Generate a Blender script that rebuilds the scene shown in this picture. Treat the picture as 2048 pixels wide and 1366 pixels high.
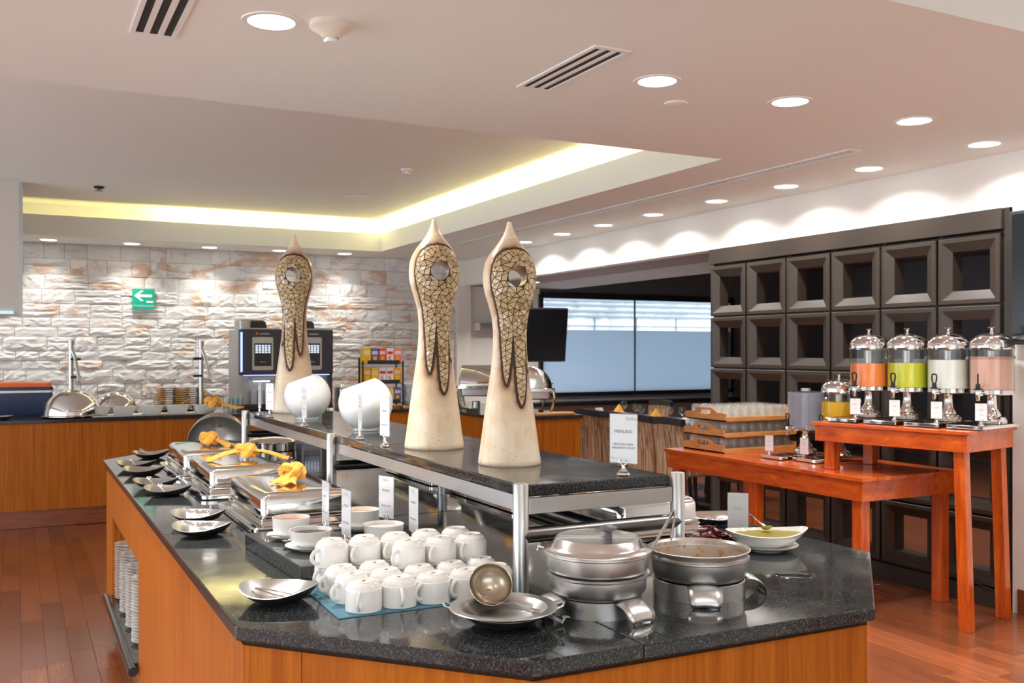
import bpy, bmesh, math, random
from mathutils import Vector, Matrix, noise
for o in list(bpy.data.objects): bpy.data.objects.remove(o)
S = bpy.context.scene
C = S.collection
PI = math.pi
# ------------------------------------------------------------ camera
FPX, HOR, CZ = 1930.0, 700.0, 1.48
YAW = math.atan((1024 - 35) / FPX)
ca, sa = math.cos(YAW), math.sin(YAW)
cam = bpy.data.cameras.new('camera')
cam.lens = FPX / 2048 * 36; cam.sensor_width = 36; cam.shift_y = 17 / 2048
cam.clip_start = .05; cam.clip_end = 200
cam.dof.use_dof = True; cam.dof.focus_distance = 2.75; cam.dof.aperture_fstop = 9
camo = bpy.data.objects.new('camera', cam); C.objects.link(camo)
camo.location = (0, 0, CZ); camo.rotation_euler = (PI / 2, 0, -YAW)
S.camera = camo
# ------------------------------------------------------------ world, exposure
W = bpy.data.worlds.new('world'); S.world = W; W.use_nodes = True
W.node_tree.nodes['Background'].inputs[0].default_value = (.86, .93, 1.0, 1)
W.node_tree.nodes['Background'].inputs[1].default_value = 3.6
S.view_settings.view_transform = 'Standard'; S.view_settings.look = 'None'
S.cycles.transparent_max_bounces = 48
S.view_settings.gamma = 1; S.view_settings.use_curve_mapping = False
S.view_settings.exposure = 0.12
LAMP = 5.2        # watts of one downlight
COVE = 7.0         # watts per metre-ish of the cove strips
rnd = random.Random(7)

def P(x, y, z):                       # where the sight line through a photo point meets height z
    d = (CZ - z) * FPX / (y - HOR); u = (x - 1024) / FPX * d
    return Vector((u * ca + d * sa, -u * sa + d * ca, z))

# ------------------------------------------------------------ mesh helpers
class MB:
    def __init__(s): s.v = []; s.f = []; s.m = []; s.sm = []; s.mat = 0
    def add(s, vs, fs, smooth=False):
        b = len(s.v); s.v += [tuple(p) for p in vs]
        for f in fs: s.f.append([b + i for i in f]); s.m.append(s.mat); s.sm.append(smooth)
        return s
    def box(s, x0, y0, z0, x1, y1, z1):
        return s.add([(x0,y0,z0),(x1,y0,z0),(x1,y1,z0),(x0,y1,z0),(x0,y0,z1),(x1,y0,z1),(x1,y1,z1),(x0,y1,z1)],
                     [(3,2,1,0),(4,5,6,7),(0,1,5,4),(1,2,6,5),(2,3,7,6),(3,0,4,7)])
    def prism(s, poly, z0, z1):
        n = len(poly)
        vs = [(p[0], p[1], z0) for p in poly] + [(p[0], p[1], z1) for p in poly]
        return s.add(vs, [list(range(n))[::-1], list(range(n, 2*n))] + [(i, (i+1) % n, n + (i+1) % n, n + i) for i in range(n)])
    def wall(s, a, b, z0, z1, t):      # a thick upright panel from a to b, thickness t to the left of a->b
        a, b = Vector(a[:2]), Vector(b[:2]); d = (b - a).normalized(); nrm = Vector((-d.y, d.x)) * t
        return s.prism([a, b, b + nrm, a + nrm] if t > 0 else [a + nrm, b + nrm, b, a], z0, z1)
    def lathe(s, prof, n=32, c=(0, 0), smooth=True, ax=None):
        vs = []; fs = []; k = len(prof)
        for i in range(n):
            a = 2 * PI * i / n
            for r, z in prof: vs.append((c[0] + r * math.cos(a), c[1] + r * math.sin(a), z))
        for i in range(n):
            j = (i + 1) % n
            for q in range(k - 1): fs.append((i*k+q, j*k+q, j*k+q+1, i*k+q+1))
        if prof[0][0] > 1e-6: fs.append([i*k for i in range(n)][::-1])
        if prof[-1][0] > 1e-6: fs.append([i*k+k-1 for i in range(n)])
        if ax is not None: vs = [ax @ Vector(p) for p in vs]
        return s.add(vs, fs, smooth)
    def shell(s, prof, n=32, c=(0, 0), ax=None):   # open lathe, no caps added
        vs = []; fs = []; k = len(prof)
        for i in range(n):
            a = 2 * PI * i / n
            for r, z in prof: vs.append((c[0] + r * math.cos(a), c[1] + r * math.sin(a), z))
        for i in range(n):
            j = (i + 1) % n
            for q in range(k - 1): fs.append((i*k+q, j*k+q, j*k+q+1, i*k+q+1))
        if ax is not None: vs = [ax @ Vector(p) for p in vs]
        return s.add(vs, fs, True)
    def rings(s, rings, cap=True, smooth=True, closed=True):
        n = len(rings[0]); vs = [p for r in rings for p in r]; fs = []
        for q in range(len(rings) - 1):
            for i in range(n if closed else n - 1):
                j = (i + 1) % n; fs.append((q*n+i, q*n+j, (q+1)*n+j, (q+1)*n+i))
        if cap: fs.append(list(range(n))[::-1]); fs.append([(len(rings)-1)*n + i for i in range(n)])
        return s.add(vs, fs, smooth)
    def tube(s, pts, r, n=10, flat=1.0, cap=True, up=None):
        pts = [Vector(p) for p in pts]; rr = r if isinstance(r, (list, tuple)) else [r] * len(pts)
        t0 = (pts[1] - pts[0]).normalized()
        u = Vector(up) if up else (Vector((0, 0, 1)) if abs(t0.z) < .9 else Vector((1, 0, 0)))
        rings = []
        for i, p in enumerate(pts):
            t = (pts[min(i+1, len(pts)-1)] - pts[max(i-1, 0)]).normalized()
            u = (u - t * u.dot(t)); u = u.normalized() if u.length > 1e-6 else t.orthogonal().normalized()
            w = t.cross(u)
            rings.append([p + (u * math.cos(2*PI*k/n) * flat + w * math.sin(2*PI*k/n)) * rr[i] for k in range(n)])
        return s.rings(rings, cap)
    def cyl(s, a, b, r, n=20): return s.tube([a, b], r, n)
    def rrect(s, prof, w, d, rad, seg=5, cap=True, c=(0, 0)):   # prof: (inset, z) loops of a rounded rectangle
        rings = []
        for ins, z in prof:
            hw, hd = w/2 - ins, d/2 - ins; r = max(min(rad - ins*.6, hw, hd), .002); ring = []
            for q, (sx, sy) in enumerate(((1,1),(-1,1),(-1,-1),(1,-1))):
                for k in range(seg + 1):
                    a = PI/2 * (q + k/seg)
                    ring.append((c[0] + sx*(hw-r) + r*math.cos(a), c[1] + sy*(hd-r) + r*math.sin(a), z))
            rings.append(ring)
        return s.rings(rings, cap)
    def xf(s, M, start=0):
        for i in range(start, len(s.v)): s.v[i] = tuple(M @ Vector(s.v[i]))
        return s
    def mesh(s, name, mats, sharp=35):
        me = bpy.data.meshes.new(name); me.from_pydata(s.v, [], s.f)
        for m in mats: me.materials.append(m)
        me.polygons.foreach_set('material_index', s.m); me.polygons.foreach_set('use_smooth', s.sm)
        me.update()
        if any(s.sm): me.set_sharp_from_angle(angle=math.radians(sharp))
        return me
def obj(name, mb, mat, parent=None, loc=None, rotz=None, bevel=0, sharp=35, rot=None):
    mats = mat if isinstance(mat, (list, tuple)) else [mat]
    me = mb.mesh(name, mats, sharp) if isinstance(mb, MB) else mb
    o = bpy.data.objects.new(name, me); C.objects.link(o)
    if loc is not None: o.location = loc
    if rot is not None: o.rotation_euler = rot
    if rotz is not None: o.rotation_euler[2] = rotz
    if parent is not None: o.parent = parent
    if bevel:
        b = o.modifiers.new('bevel', 'BEVEL'); b.width = bevel; b.segments = 2; b.limit_method = 'ANGLE'; b.angle_limit = math.radians(40)
    return o
def tag(o, label=None, cat=None, group=None, kind=None):
    if label: o['label'] = label
    if cat: o['category'] = cat
    if group: o['group'] = group
    if kind: o['kind'] = kind
    return o
def thing(name, label, cat, loc=(0,0,0), rotz=0, group=None):
    o = bpy.data.objects.new(name, None); C.objects.link(o); o.empty_display_size = .05
    o.location = loc; o.rotation_euler = (0, 0, rotz)
    return tag(o, label, cat, group)
def dup(root, loc=None, rotz=None, label=None, group=None, scale=None):
    def cp(o, par):
        c = o.copy(); C.objects.link(c)
        if par is not None: c.parent = par
        for ch in list(o.children):
            if ch.type != 'LIGHT': cp(ch, c)
        return c
    r = cp(root, None)
    if loc is not None: r.location = loc
    if rotz is not None: r.rotation_euler[2] = rotz
    if label: r['label'] = label
    if group: r['group'] = group
    if scale: r.scale = scale if isinstance(scale, (tuple, list)) else (scale,)*3
    return r
def struct(name, mb, mat, bevel=0, parent=None, label=None):
    o = obj(name, mb, mat, parent, bevel=bevel)
    if parent is None: o['kind'] = 'structure'
    if label: o['label'] = label
    return o
def text(name, s, size, loc, rot, mat, parent=None, align='CENTER', sx=1.0, ext=.0002, label=None):
    cu = bpy.data.curves.new(name, 'FONT'); cu.body = s; cu.size = size; cu.align_x = align; cu.align_y = 'CENTER'; cu.extrude = ext
    cu.resolution_u = 2
    t = bpy.data.objects.new(name, cu); C.objects.link(t)
    me = bpy.data.meshes.new_from_object(t.evaluated_get(bpy.context.evaluated_depsgraph_get()))
    bpy.data.objects.remove(t); me.name = name; me.materials.clear(); me.materials.append(mat)
    o = bpy.data.objects.new(name, me); C.objects.link(o); o.location = loc; o.rotation_euler = rot; o.scale = (sx, 1, 1)
    if parent is not None: o.parent = parent
    if label: o['label'] = label
    return o

# ------------------------------------------------------------ materials
def mat(name, col, rough=.5, metal=0, **k):
    m = bpy.data.materials.new(name); m.use_nodes = True
    b = m.node_tree.nodes['Principled BSDF']
    b.inputs['Base Color'].default_value = (*col, 1); b.inputs['Roughness'].default_value = rough; b.inputs['Metallic'].default_value = metal
    for a, v in k.items(): b.inputs[a.replace('_', ' ')].default_value = v
    return m
def N(m, t, **k):
    n = m.node_tree.nodes.new(t)
    for a, v in k.items(): setattr(n, a, v)
    return n
def L(m, a, b): m.node_tree.links.new(a, b)
def bsdf(m): return m.node_tree.nodes['Principled BSDF']
def coords(m, scale, kind='Object', rot=(0, 0, 0)):
    mp = N(m, 'ShaderNodeMapping'); mp.inputs['Scale'].default_value = scale; mp.inputs['Rotation'].default_value = rot
    if kind == 'Position': g = N(m, 'ShaderNodeNewGeometry'); L(m, g.outputs['Position'], mp.inputs[0])
    else: g = N(m, 'ShaderNodeTexCoord'); L(m, g.outputs[kind], mp.inputs[0])
    return mp.outputs[0]
def ramp(m, src, stops):
    r = N(m, 'ShaderNodeValToRGB'); L(m, src, r.inputs[0]); e = r.color_ramp.elements
    while len(e) < len(stops): e.new(.5)
    for i, (p, c) in enumerate(stops): e[i].position = p; e[i].color = (*c, 1) if len(c) == 3 else c
    return r.outputs[0]
def noise_t(m, vec, scale, detail=4, rough=.55, dist=0):
    n = N(m, 'ShaderNodeTexNoise'); n.inputs['Scale'].default_value = scale; n.inputs['Detail'].default_value = detail
    n.inputs['Roughness'].default_value = rough; n.inputs['Distortion'].default_value = dist
    if vec is not None: L(m, vec, n.inputs['Vector'])
    return n.outputs['Fac']
def bump(m, src, strength, dist=.01):
    b = N(m, 'ShaderNodeBump'); b.inputs['Strength'].default_value = strength; b.inputs['Distance'].default_value = dist
    L(m, src, b.inputs['Height']); L(m, b.outputs[0], bsdf(m).inputs['Normal'])
def mixc(m, fac, a, b, mode='MIX'):
    x = N(m, 'ShaderNodeMix', data_type='RGBA', blend_type=mode)
    for s, v in ((x.inputs[0], fac), (x.inputs[6], a), (x.inputs[7], b)):
        if hasattr(v, 'node'): L(m, v, s)
        elif isinstance(v, (int, float)): s.default_value = v
        else: s.default_value = (*v, 1)
    return x.outputs[2]
def wood(name, dark, mid, light, grain=(28, 28, 1.6), rough=.3, coat=.3, kind='Position', rand=0, big=.9, bmp=.06):
    m = mat(name, mid, rough); bsdf(m).inputs['Coat Weight'].default_value = coat; bsdf(m).inputs['Coat Roughness'].default_value = .12
    v = coords(m, grain, kind)
    n1 = noise_t(m, v, 1.6, 6, .62, .6); c = ramp(m, n1, [(.28, dark), (.5, mid), (.72, light)])
    n2 = noise_t(m, coords(m, (big, big, big*.6), kind), 1.3, 2); c = mixc(m, ramp(m, n2, [(.35, (0,0,0)), (.65, (.3,.3,.3))]), c, light, 'MIX')
    if rand:
        oi = N(m, 'ShaderNodeObjectInfo'); r = ramp(m, oi.outputs['Random'], [(0, (1-rand,)*3), (.5, (1, .97, .94)), (1, (1+rand,)*3)])
        c = mixc(m, 1.0, c, r, 'MULTIPLY')
    L(m, c, bsdf(m).inputs['Base Color']); bump(m, n1, bmp, .002)
    return m
def emit(name, col, st):
    m = bpy.data.materials.new(name); m.use_nodes = True; nt = m.node_tree; nt.nodes.clear()
    e = nt.nodes.new('ShaderNodeEmission'); e.inputs[0].default_value = (*col, 1); e.inputs[1].default_value = st
    o = nt.nodes.new('ShaderNodeOutputMaterial'); nt.links.new(e.outputs[0], o.inputs[0]); return m
def clear(name, tint=(1, 1, 1), ior=1.45, rough=.02, haze=0, hazecol=(.8, .85, .9)):   # thin clear glass or plastic
    m = bpy.data.materials.new(name); m.use_nodes = True; nt = m.node_tree; nt.nodes.clear()
    t = nt.nodes.new('ShaderNodeBsdfTransparent'); t.inputs[0].default_value = (*tint, 1)
    g = nt.nodes.new('ShaderNodeBsdfGlossy'); g.inputs['Roughness'].default_value = rough
    lw = nt.nodes.new('ShaderNodeLayerWeight'); pw = nt.nodes.new('ShaderNodeMath'); pw.operation = 'POWER'; nt.links.new(lw.outputs['Facing'], pw.inputs[0]); pw.inputs[1].default_value = 3.5
    fr = nt.nodes.new('ShaderNodeMath'); fr.operation = 'MULTIPLY_ADD'; nt.links.new(pw.outputs[0], fr.inputs[0]); fr.inputs[1].default_value = .75; fr.inputs[2].default_value = ((ior-1)/(ior+1))**2
    x = nt.nodes.new('ShaderNodeMixShader'); nt.links.new(fr.outputs[0], x.inputs[0]); nt.links.new(t.outputs[0], x.inputs[1]); nt.links.new(g.outputs[0], x.inputs[2])
    last = x
    if haze:
        d = nt.nodes.new('ShaderNodeBsdfDiffuse'); d.inputs[0].default_value = (*hazecol, 1)
        tr = nt.nodes.new('ShaderNodeBsdfTranslucent'); tr.inputs[0].default_value = (*hazecol, 1)
        dd = nt.nodes.new('ShaderNodeMixShader'); dd.inputs[0].default_value = .65
        nt.links.new(d.outputs[0], dd.inputs[1]); nt.links.new(tr.outputs[0], dd.inputs[2])
        y = nt.nodes.new('ShaderNodeMixShader'); y.inputs[0].default_value = haze
        nt.links.new(x.outputs[0], y.inputs[1]); nt.links.new(dd.outputs[0], y.inputs[2]); last = y
    o = nt.nodes.new('ShaderNodeOutputMaterial'); nt.links.new(last.outputs[0], o.inputs[0]); return m

M = {}
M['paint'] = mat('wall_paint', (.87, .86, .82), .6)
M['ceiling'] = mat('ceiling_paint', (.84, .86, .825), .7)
M['hood'] = mat('beige_grey_paint', (.62, .575, .53), .6)
M['white'] = mat('white_plastic', (.85, .85, .83), .35)
M['ceramic'] = mat('white_ceramic', (.83, .82, .79), .12, Coat_Weight=.4, Coat_Roughness=.04)
M['porcelain'] = mat('glossy_porcelain', (.80, .83, .82), .06, Coat_Weight=.6, Coat_Roughness=.02)
M['steel'] = mat('brushed_steel', (.56, .56, .555), .34, 1)
M['golden'] = mat('reflection_tinted_steel', (.46, .40, .32), .26, 1)  # golden reflection in the ladle bowl put into its steel colour
M['polish'] = mat('polished_steel', (.78, .77, .75), .09, 1)
M['chrome'] = mat('chrome', (.85, .85, .85), .05, 1)
M['darksteel'] = mat('dark_brushed_steel', (.20, .195, .19), .30, 1)
M['alu'] = mat('cast_aluminium', (.55, .54, .53), .36, 1)
M['brass'] = mat('brass', (.62, .45, .20), .22, 1)
M['black'] = mat('black_plastic', (.012, .012, .013), .35)
M['matblack'] = mat('matt_black', (.018, .018, .02), .55)
M['blackenamel'] = mat('black_enamel', (.022, .022, .024), .3)
M['screen'] = mat('dark_screen', (.006, .008, .011), .22)
M['lattice'] = mat('brown_lacquer', (.046, .034, .026), .42)
M['latticeback'] = mat('dark_brown_lacquer', (.035, .028, .024), .5)
M['shadewall'] = mat('shade_grey_paint', (.125, .125, .135), .7)  # shade of the unlit dining room painted in as dark grey
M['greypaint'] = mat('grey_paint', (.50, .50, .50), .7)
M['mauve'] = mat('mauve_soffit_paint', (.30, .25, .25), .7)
M['frameblack'] = mat('black_window_frame', (.012, .013, .015), .4)
M['juice_orange'] = mat('papaya_juice', (.95, .27, .06), .25)
M['juice_green'] = mat('green_juice', (.62, .60, .02), .25)
M['milk'] = mat('milk', (.80, .80, .74), .25)
M['pink'] = mat('pink_drink', (.72, .40, .31), .3)
M['juice_yellow'] = mat('orange_juice', (.95, .58, .002), .3)
M['paper'] = mat('white_paper', (.80, .81, .82), .5)
M['ink'] = mat('grey_ink', (.12, .12, .13), .6)
M['lightink'] = mat('light_grey_ink', (.42, .42, .43), .6)
M['bluemat'] = mat('teal_paper_mat', (.075, .215, .29), .7)
M['bluestrip'] = emit('blue_lamp_strip', (.45, .75, .9), 1.2)
M['clear'] = clear('clear_glass', (.96, .98, .98))
M['acrylic'] = clear('clear_acrylic', (.97, .97, .98), 1.4, .03, .06)
M['frostcyl'] = clear('scuffed_plastic', (.9, .92, .96), 1.4, .12, .30, (.62, .65, .74))
M['frost'] = clear('frosted_glass', (.9, .95, 1), 1.2, .2, .93, (.60, .68, .76))
M['tumbler'] = clear('tumbler_glass', (.98, .99, .99), 1.5, .03, .11, (.95, .98, .97))  # diffuse haze whitens the glass in place of bright reflections
M['lamp'] = emit('lamp_diffuser', (1, .97, .93), 8)
M['coveglow'] = emit('cove_led', (1, .80, .30), 6)
M['teal'] = mat('green_sign', (.0, .42, .28), .5)
M['whitepaint'] = mat('white_print', (.9, .9, .9), .5)
M['redink'] = mat('red_print', (.75, .03, .04), .5)
M['orange'] = mat('orange_plastic', (.9, .16, .03), .4)
M['navy'] = mat('navy_plastic', (.03, .045, .11), .45)
M['bluedark'] = mat('machine_blue_black', (.03, .033, .045), .3)
M['ledblue'] = emit('blue_led', (.35, .45, 1), 2.2)
M['scr'] = emit('lit_display', (.72, .8, 1), 1.6)
M['silverp'] = mat('silver_plastic', (.45, .46, .45), .35, .6)
M['salsa'] = mat('red_salsa', (.45, .12, .04), .3)
M['beans'] = mat('dark_beans', (.03, .015, .01), .25)
M['powder'] = mat('green_powder', (.26, .21, .035), .9)
M['chili'] = mat('dried_chili', (.11, .008, .01), .28)
M['soup'] = mat('soup_residue', (.45, .30, .16), .35)
M['knob'] = mat('grey_knob', (.09, .09, .09), .4)
M['greenmark'] = mat('green_sticker', (.05, .5, .38), .5)
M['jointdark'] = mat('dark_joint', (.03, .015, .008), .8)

def granite():
    m = mat('black_granite', (.010, .011, .011), .09); b = bsdf(m)
    v = coords(m, (1, 1, 1), 'Position')
    sp = noise_t(m, v, 270, 4, .66); c = ramp(m, sp, [(.46, (.010, .011, .012)), (.58, (.048, .052, .055)), (.73, (.20, .21, .22))])
    n2 = noise_t(m, v, 3.0, 5, .6, .8); c2 = mixc(m, ramp(m, n2, [(.48, (0,0,0)), (.70, (.35,.35,.35))]), c, (.045, .055, .035))
    L(m, c2, b.inputs['Base Color'])
    n3 = noise_t(m, v, 14, 4); r = ramp(m, n3, [(.35, (.05,)*3), (.75, (.11,)*3)]); L(m, r, b.inputs['Roughness'])
    b.inputs['Specular IOR Level'].default_value = .5
    return m
M['granite'] = granite()
M['teak'] = wood('teak_veneer', (.25, .055, .004), (.38, .102, .008), (.50, .160, .014), (42, 42, 1.3), .38, .05)
bsdf(M['teak']).inputs['Specular IOR Level'].default_value = .16
M['floorwood'] = wood('floor_plank_wood', (.165, .045, .017), (.215, .063, .024), (.265, .084, .032), (38, 2.4, 38), .27, .3, 'Position', .28, bmp=.015)
M['tablewood'] = wood('red_table_wood', (.30, .034, .003), (.52, .075, .006), (.70, .150, .014), (16, 3, 16), .25, .4, 'Position', 0, 2.0)
M['tablewoodv'] = wood('red_leg_wood', (.30, .034, .003), (.52, .075, .006), (.70, .150, .014), (18, 18, 2.6), .27, .5, 'Position', 0, 2.0)
M['traywood'] = wood('tray_wood', (.42, .16, .045), (.60, .27, .08), (.72, .36, .12), (6, 6, 60), .45, .1)
M['base'] = wood('wood_skirting', (.13, .03, .012), (.22, .055, .02), (.3, .08, .03), (3, 3, 40), .35, .2)

def stone():
    m = mat('ledger_stone', (.7, .68, .64), .85); v = coords(m, (1, 1, 2.2), 'Position')
    n1 = noise_t(m, v, 3.2, 5, .6, .6); oi = N(m, 'ShaderNodeObjectInfo')
    base = ramp(m, oi.outputs['Random'], [(0, (.76, .76, .74)), (.35, (.86, .86, .84)), (.7, (.81, .82, .82)), (1, (.90, .88, .84))])
    ad = N(m, 'ShaderNodeMath', operation='MULTIPLY_ADD'); L(m, oi.outputs['Random'], ad.inputs[0]); ad.inputs[1].default_value = .16; L(m, n1, ad.inputs[2])
    c = mixc(m, ramp(m, ad.outputs[0], [(.62, (0,0,0)), (.74, (.75,.75,.75))]), base, (.64, .40, .25))
    n2 = noise_t(m, coords(m, (1, 1, 3), 'Position'), 4.7, 4, .6, .4)
    c = mixc(m, ramp(m, n2, [(.56, (0,0,0)), (.74, (.6,.6,.6))]), c, (.45, .47, .50))
    L(m, c, bsdf(m).inputs['Base Color']); n3 = noise_t(m, v, 26, 6, .6); bump(m, n3, .6, .012)
    return m
M['stone'] = stone()
def cloth():
    m = mat('mustard_napkin', (.78, .36, .035), .85); v = coords(m, (1, 1, 1), 'Object')
    n = noise_t(m, v, 60, 3, .6, .4); c = ramp(m, n, [(.3, (.62, .26, .02)), (.7, (.86, .43, .06))]); L(m, c, bsdf(m).inputs['Base Color']); bump(m, n, .5, .004)
    bsdf(m).inputs['Sheen Weight'].default_value = .2
    return m
M['cloth'] = cloth()
def stripes():
    m = mat('striped_chair_fabric', (.5, .33, .2), .9); v = coords(m, (60, 60, 2.2), 'Position')
    n = noise_t(m, v, 1, 4, .6, .5); c = ramp(m, n, [(.38, (.16, .085, .05)), (.5, (.42, .26, .15)), (.62, (.62, .43, .27))]); L(m, c, bsdf(m).inputs['Base Color'])
    return m
M['fabric'] = stripes()
def sculpt_mat():
    m = mat('aged_cream_clay', (.8, .68, .5), .3); b = bsdf(m); b.inputs['Coat Weight'].default_value = .25
    v = coords(m, (1, 1, .55), 'Object'); n = noise_t(m, v, 9, 5, .6, .5)
    c = ramp(m, n, [(.35, (.70, .50, .30)), (.55, (.82, .70, .52)), (.7, (.86, .78, .64))])
    sp = noise_t(m, coords(m, (1, 1, 1), 'Object'), 120, 2); c = mixc(m, ramp(m, sp, [(.66, (0,0,0)), (.72, (.5,.5,.5))]), c, (.4, .24, .12))
    at = N(m, 'ShaderNodeAttribute', attribute_name='stain'); c = mixc(m, at.outputs['Fac'], c, (.30, .12, .035))
    L(m, c, b.inputs['Base Color']); return m
M['clay'] = sculpt_mat()
M['grout'] = mat('dark_brown_grout', (.055, .030, .018), .8)
def tile_mat():
    m = mat('mosaic_tile', (.6, .45, .25), .25); oi = N(m, 'ShaderNodeObjectInfo')
    c = ramp(m, oi.outputs['Random'], [(0, (.36, .22, .10)), (.15, (.50, .37, .19)), (.7, (.60, .47, .27)), (.95, (.68, .57, .38)), (1, (.85, .82, .74))])
    L(m, c, bsdf(m).inputs['Base Color']); return m
M['mosaic'] = tile_mat()
def soffit_out():
    m = mat('outside_concrete', (.55, .58, .6), .8); n = noise_t(m, coords(m, (1, 1, 1), 'Position'), 2.5, 5, .65, .5)
    L(m, ramp(m, n, [(.35, (.45, .47, .49)), (.6, (.80, .83, .86))]), bsdf(m).inputs['Base Color']); return m
M['concrete'] = soffit_out()

# ------------------------------------------------------------ room shell
ZC, ZT = 2.60, 2.95
TX, TY0, TY1 = 3.68, 4.48, 10.45          # tray opening: right lip, front edge, back lip
YW = 11.2; XR = 5.0
mb = MB(); mb.box(-4.5, -5, -.1, 11.5, YW + .2, -.004); floor = struct('floor', mb, M['floorwood'])
mb = MB()
mb.box(-4, 2.2, ZC, XR, TY0, ZT)
mb.box(-4, -5, ZC, 2.05, 2.2, ZT); mb.box(4.6, -5, ZC, XR, 2.2, ZT); mb.box(2.05, -5, ZC, 4.6, -1.5, ZT)
mb.box(TX, TY0, ZC, XR, YW, ZC + .03); mb.box(-4, TY1, ZC, TX, YW, ZC + .03)
mb.box(TX, TY0, ZC + .03, TX + .03, TY1 + .03, 2.80); mb.box(-4, TY1, ZC + .03, TX, TY1 + .03, 2.80)
mb.box(TX + .34, TY0, ZC + .03, XR, YW, ZT); mb.box(-4, TY1 + .34, ZC + .03, TX + .34, YW, ZT)
mb.box(-4, -5, ZT, XR, YW, ZT + .1)
struct('ceiling', mb, M['ceiling'])
mb = MB(); mb.box(-4.1, -5, -.1, -4, YW, .25); mb.box(-4.1, -5, 2.45, -4, YW, ZT); mb.box(-4.1, 10.2, .25, -4, YW, 2.45); mb.box(-4.1, -5, .25, -4, 0, 2.45)
struct('wall_left', mb, M['paint'])
mb = MB(); mb.box(-4.1, -5.1, -.1, XR + .12, -5, .9); mb.box(-4.1, -5.1, 2.3, XR + .12, -5, ZT); mb.box(-4.1, -5.1, .9, -2.5, -5, 2.3); mb.box(2.5, -5.1, .9, XR + .12, -5, 2.3)
struct('wall_front', mb, M['paint'])
mb = MB(); mb.box(-4, -5, -.004, 3.6, -.4, .001); struct('floor_bounce', mb, mat('pale_bounce_floor', (.62, .60, .56), .4))  # unseen pale floor added to bounce neutral light up to the ceiling
mb = MB()
for k in range(5): mb.box(-4.07, k*2.53, .25, -4.02, .06 + k*2.53, 2.45)
struct('window_added_left', mb, M['frameblack'])  # bars of an unseen wall opening, added so sky light fills the room
mb = MB(); mb.box(-4, YW, -.1, 4.93, YW + .12, ZT); wall_back = struct('wall_back', mb, M['jointdark'])
# right wall: bulkhead over the opening, wall beside the screen, soffit behind
mb = MB(); mb.box(XR, -5, -.1, XR + .12, 3.56, ZT); mb.box(XR, 3.56, 2.29, XR + .12, YW, ZT)
mb.box(4.93, YW - .06, -.1, 5.12, YW + .12, 2.6)
struct('wall_right', mb, M['paint'])
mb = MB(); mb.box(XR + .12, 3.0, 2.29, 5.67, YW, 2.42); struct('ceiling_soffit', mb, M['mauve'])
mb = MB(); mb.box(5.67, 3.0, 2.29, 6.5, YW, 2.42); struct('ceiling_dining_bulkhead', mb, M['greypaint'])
mb = MB(); mb.box(6.5, 1.0, 2.75, 11.5, YW, 2.85); mb.box(6.49, 1.0, 2.42, 6.5, YW, 2.75); struct('ceiling_dining', mb, M['shadewall'])
WX0, WX1, WZ0, WZ1 = 6.15, 9.38, .86, 2.22
mb = MB(); mb.box(5.12, YW, -.1, WX0, YW + .12, 2.29); struct('wall_dining_left', mb, M['paint'])
mb = MB(); mb.box(WX0, YW, WZ1, 11.5, YW + .12, 2.75); mb.box(WX1, YW, -.1, 11.5, YW + .12, WZ1); struct('wall_dining_back', mb, M['shadewall'])
mb = MB(); mb.box(WX0, YW, -.1, WX1, YW + .12, WZ0); struct('wall_dining_sill', mb, M['greypaint'])
mb = MB(); mb.box(11.5, 1, -.1, 11.6, YW, 2.85); mb.box(XR + .12, .9, -.1, 11.6, 1.0, 2.85); struct('wall_dining_right', mb, M['shadewall'])
# window with clear upper lights and frosted lower panes
mb = MB()
mb.box(WX0, YW - .05, WZ1 - .05, WX1, YW + .06, WZ1 + .03)
mb.box(WX0, YW - .05, WZ0, WX1, YW + .06, WZ0 + .05); mb.box(WX0 - .3, YW - .22, WZ0 - .12, WX1, YW + .02, WZ0 - .07)
mb.box(WX1 - .06, YW - .05, WZ0, WX1, YW + .06, WZ1); mb.box(WX0 - .02, YW - .05, WZ0, WX0 + .03, YW + .06, WZ1)
win = struct('window_1', mb, M['frameblack'])
tag(win, 'black framed window with frosted lower panes behind the dining table')
mb = MB(); mb.box(7.66, YW - .005, WZ0, 7.675, YW + .02, WZ1); obj('glass_joint', mb, M['frameblack'], win)
for a, b in ((WX0 + .03, 7.66), (7.675, WX1 - .06)):
    mb = MB(); mb.box(a, YW + .004, WZ0 + .05, b, YW + .012, 1.75); obj('frosted_pane', mb, M['frost'], win)
    mb = MB(); mb.box(a, YW + .004, 1.75, b, YW + .012, WZ1 - .05); obj('clear_pane', mb, M['clear'], win)
# outside: concrete wall and a ribbed canopy
mb = MB(); mb.box(4, 15.6, -.1, 18, 15.7, 3.2); struct('wall_outside', mb, M['concrete'])
mb = MB(); mb.box(4, 11.6, 2.75, 16, 12.9, 2.80)
for i in range(3): mb.box(4, 11.9 + i * .5, 2.62, 16, 11.98 + i * .5, 2.75)
struct('ceiling_outside_canopy', mb, M['concrete'])
mb = MB(); mb.box(2, YW + .2, -.12, 18, 22, -.1); struct('floor_outside', mb, M['concrete'])
mb = MB()
for z in (2.10, 2.20, 2.31, 2.40): mb.box(4, 15.56, z, 18, 15.6, z + .035)
mb.box(4, 15.58, 1.93, 18, 15.6, 1.945)
for i in range(12): mb.box(5 + i*.95, 15.58, 0, 5.015 + i*.95, 15.6, 2.1)
struct('trim_outside', mb, mat('blue_grey_ledge', (.24, .28, .32), .7))
# skirting under the tv wall, and its dark plinth
mb = MB(); mb.box(XR - .015, -5, 0, XR, 3.52, .14); struct('baseboard_right', mb, M['base'])

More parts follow.
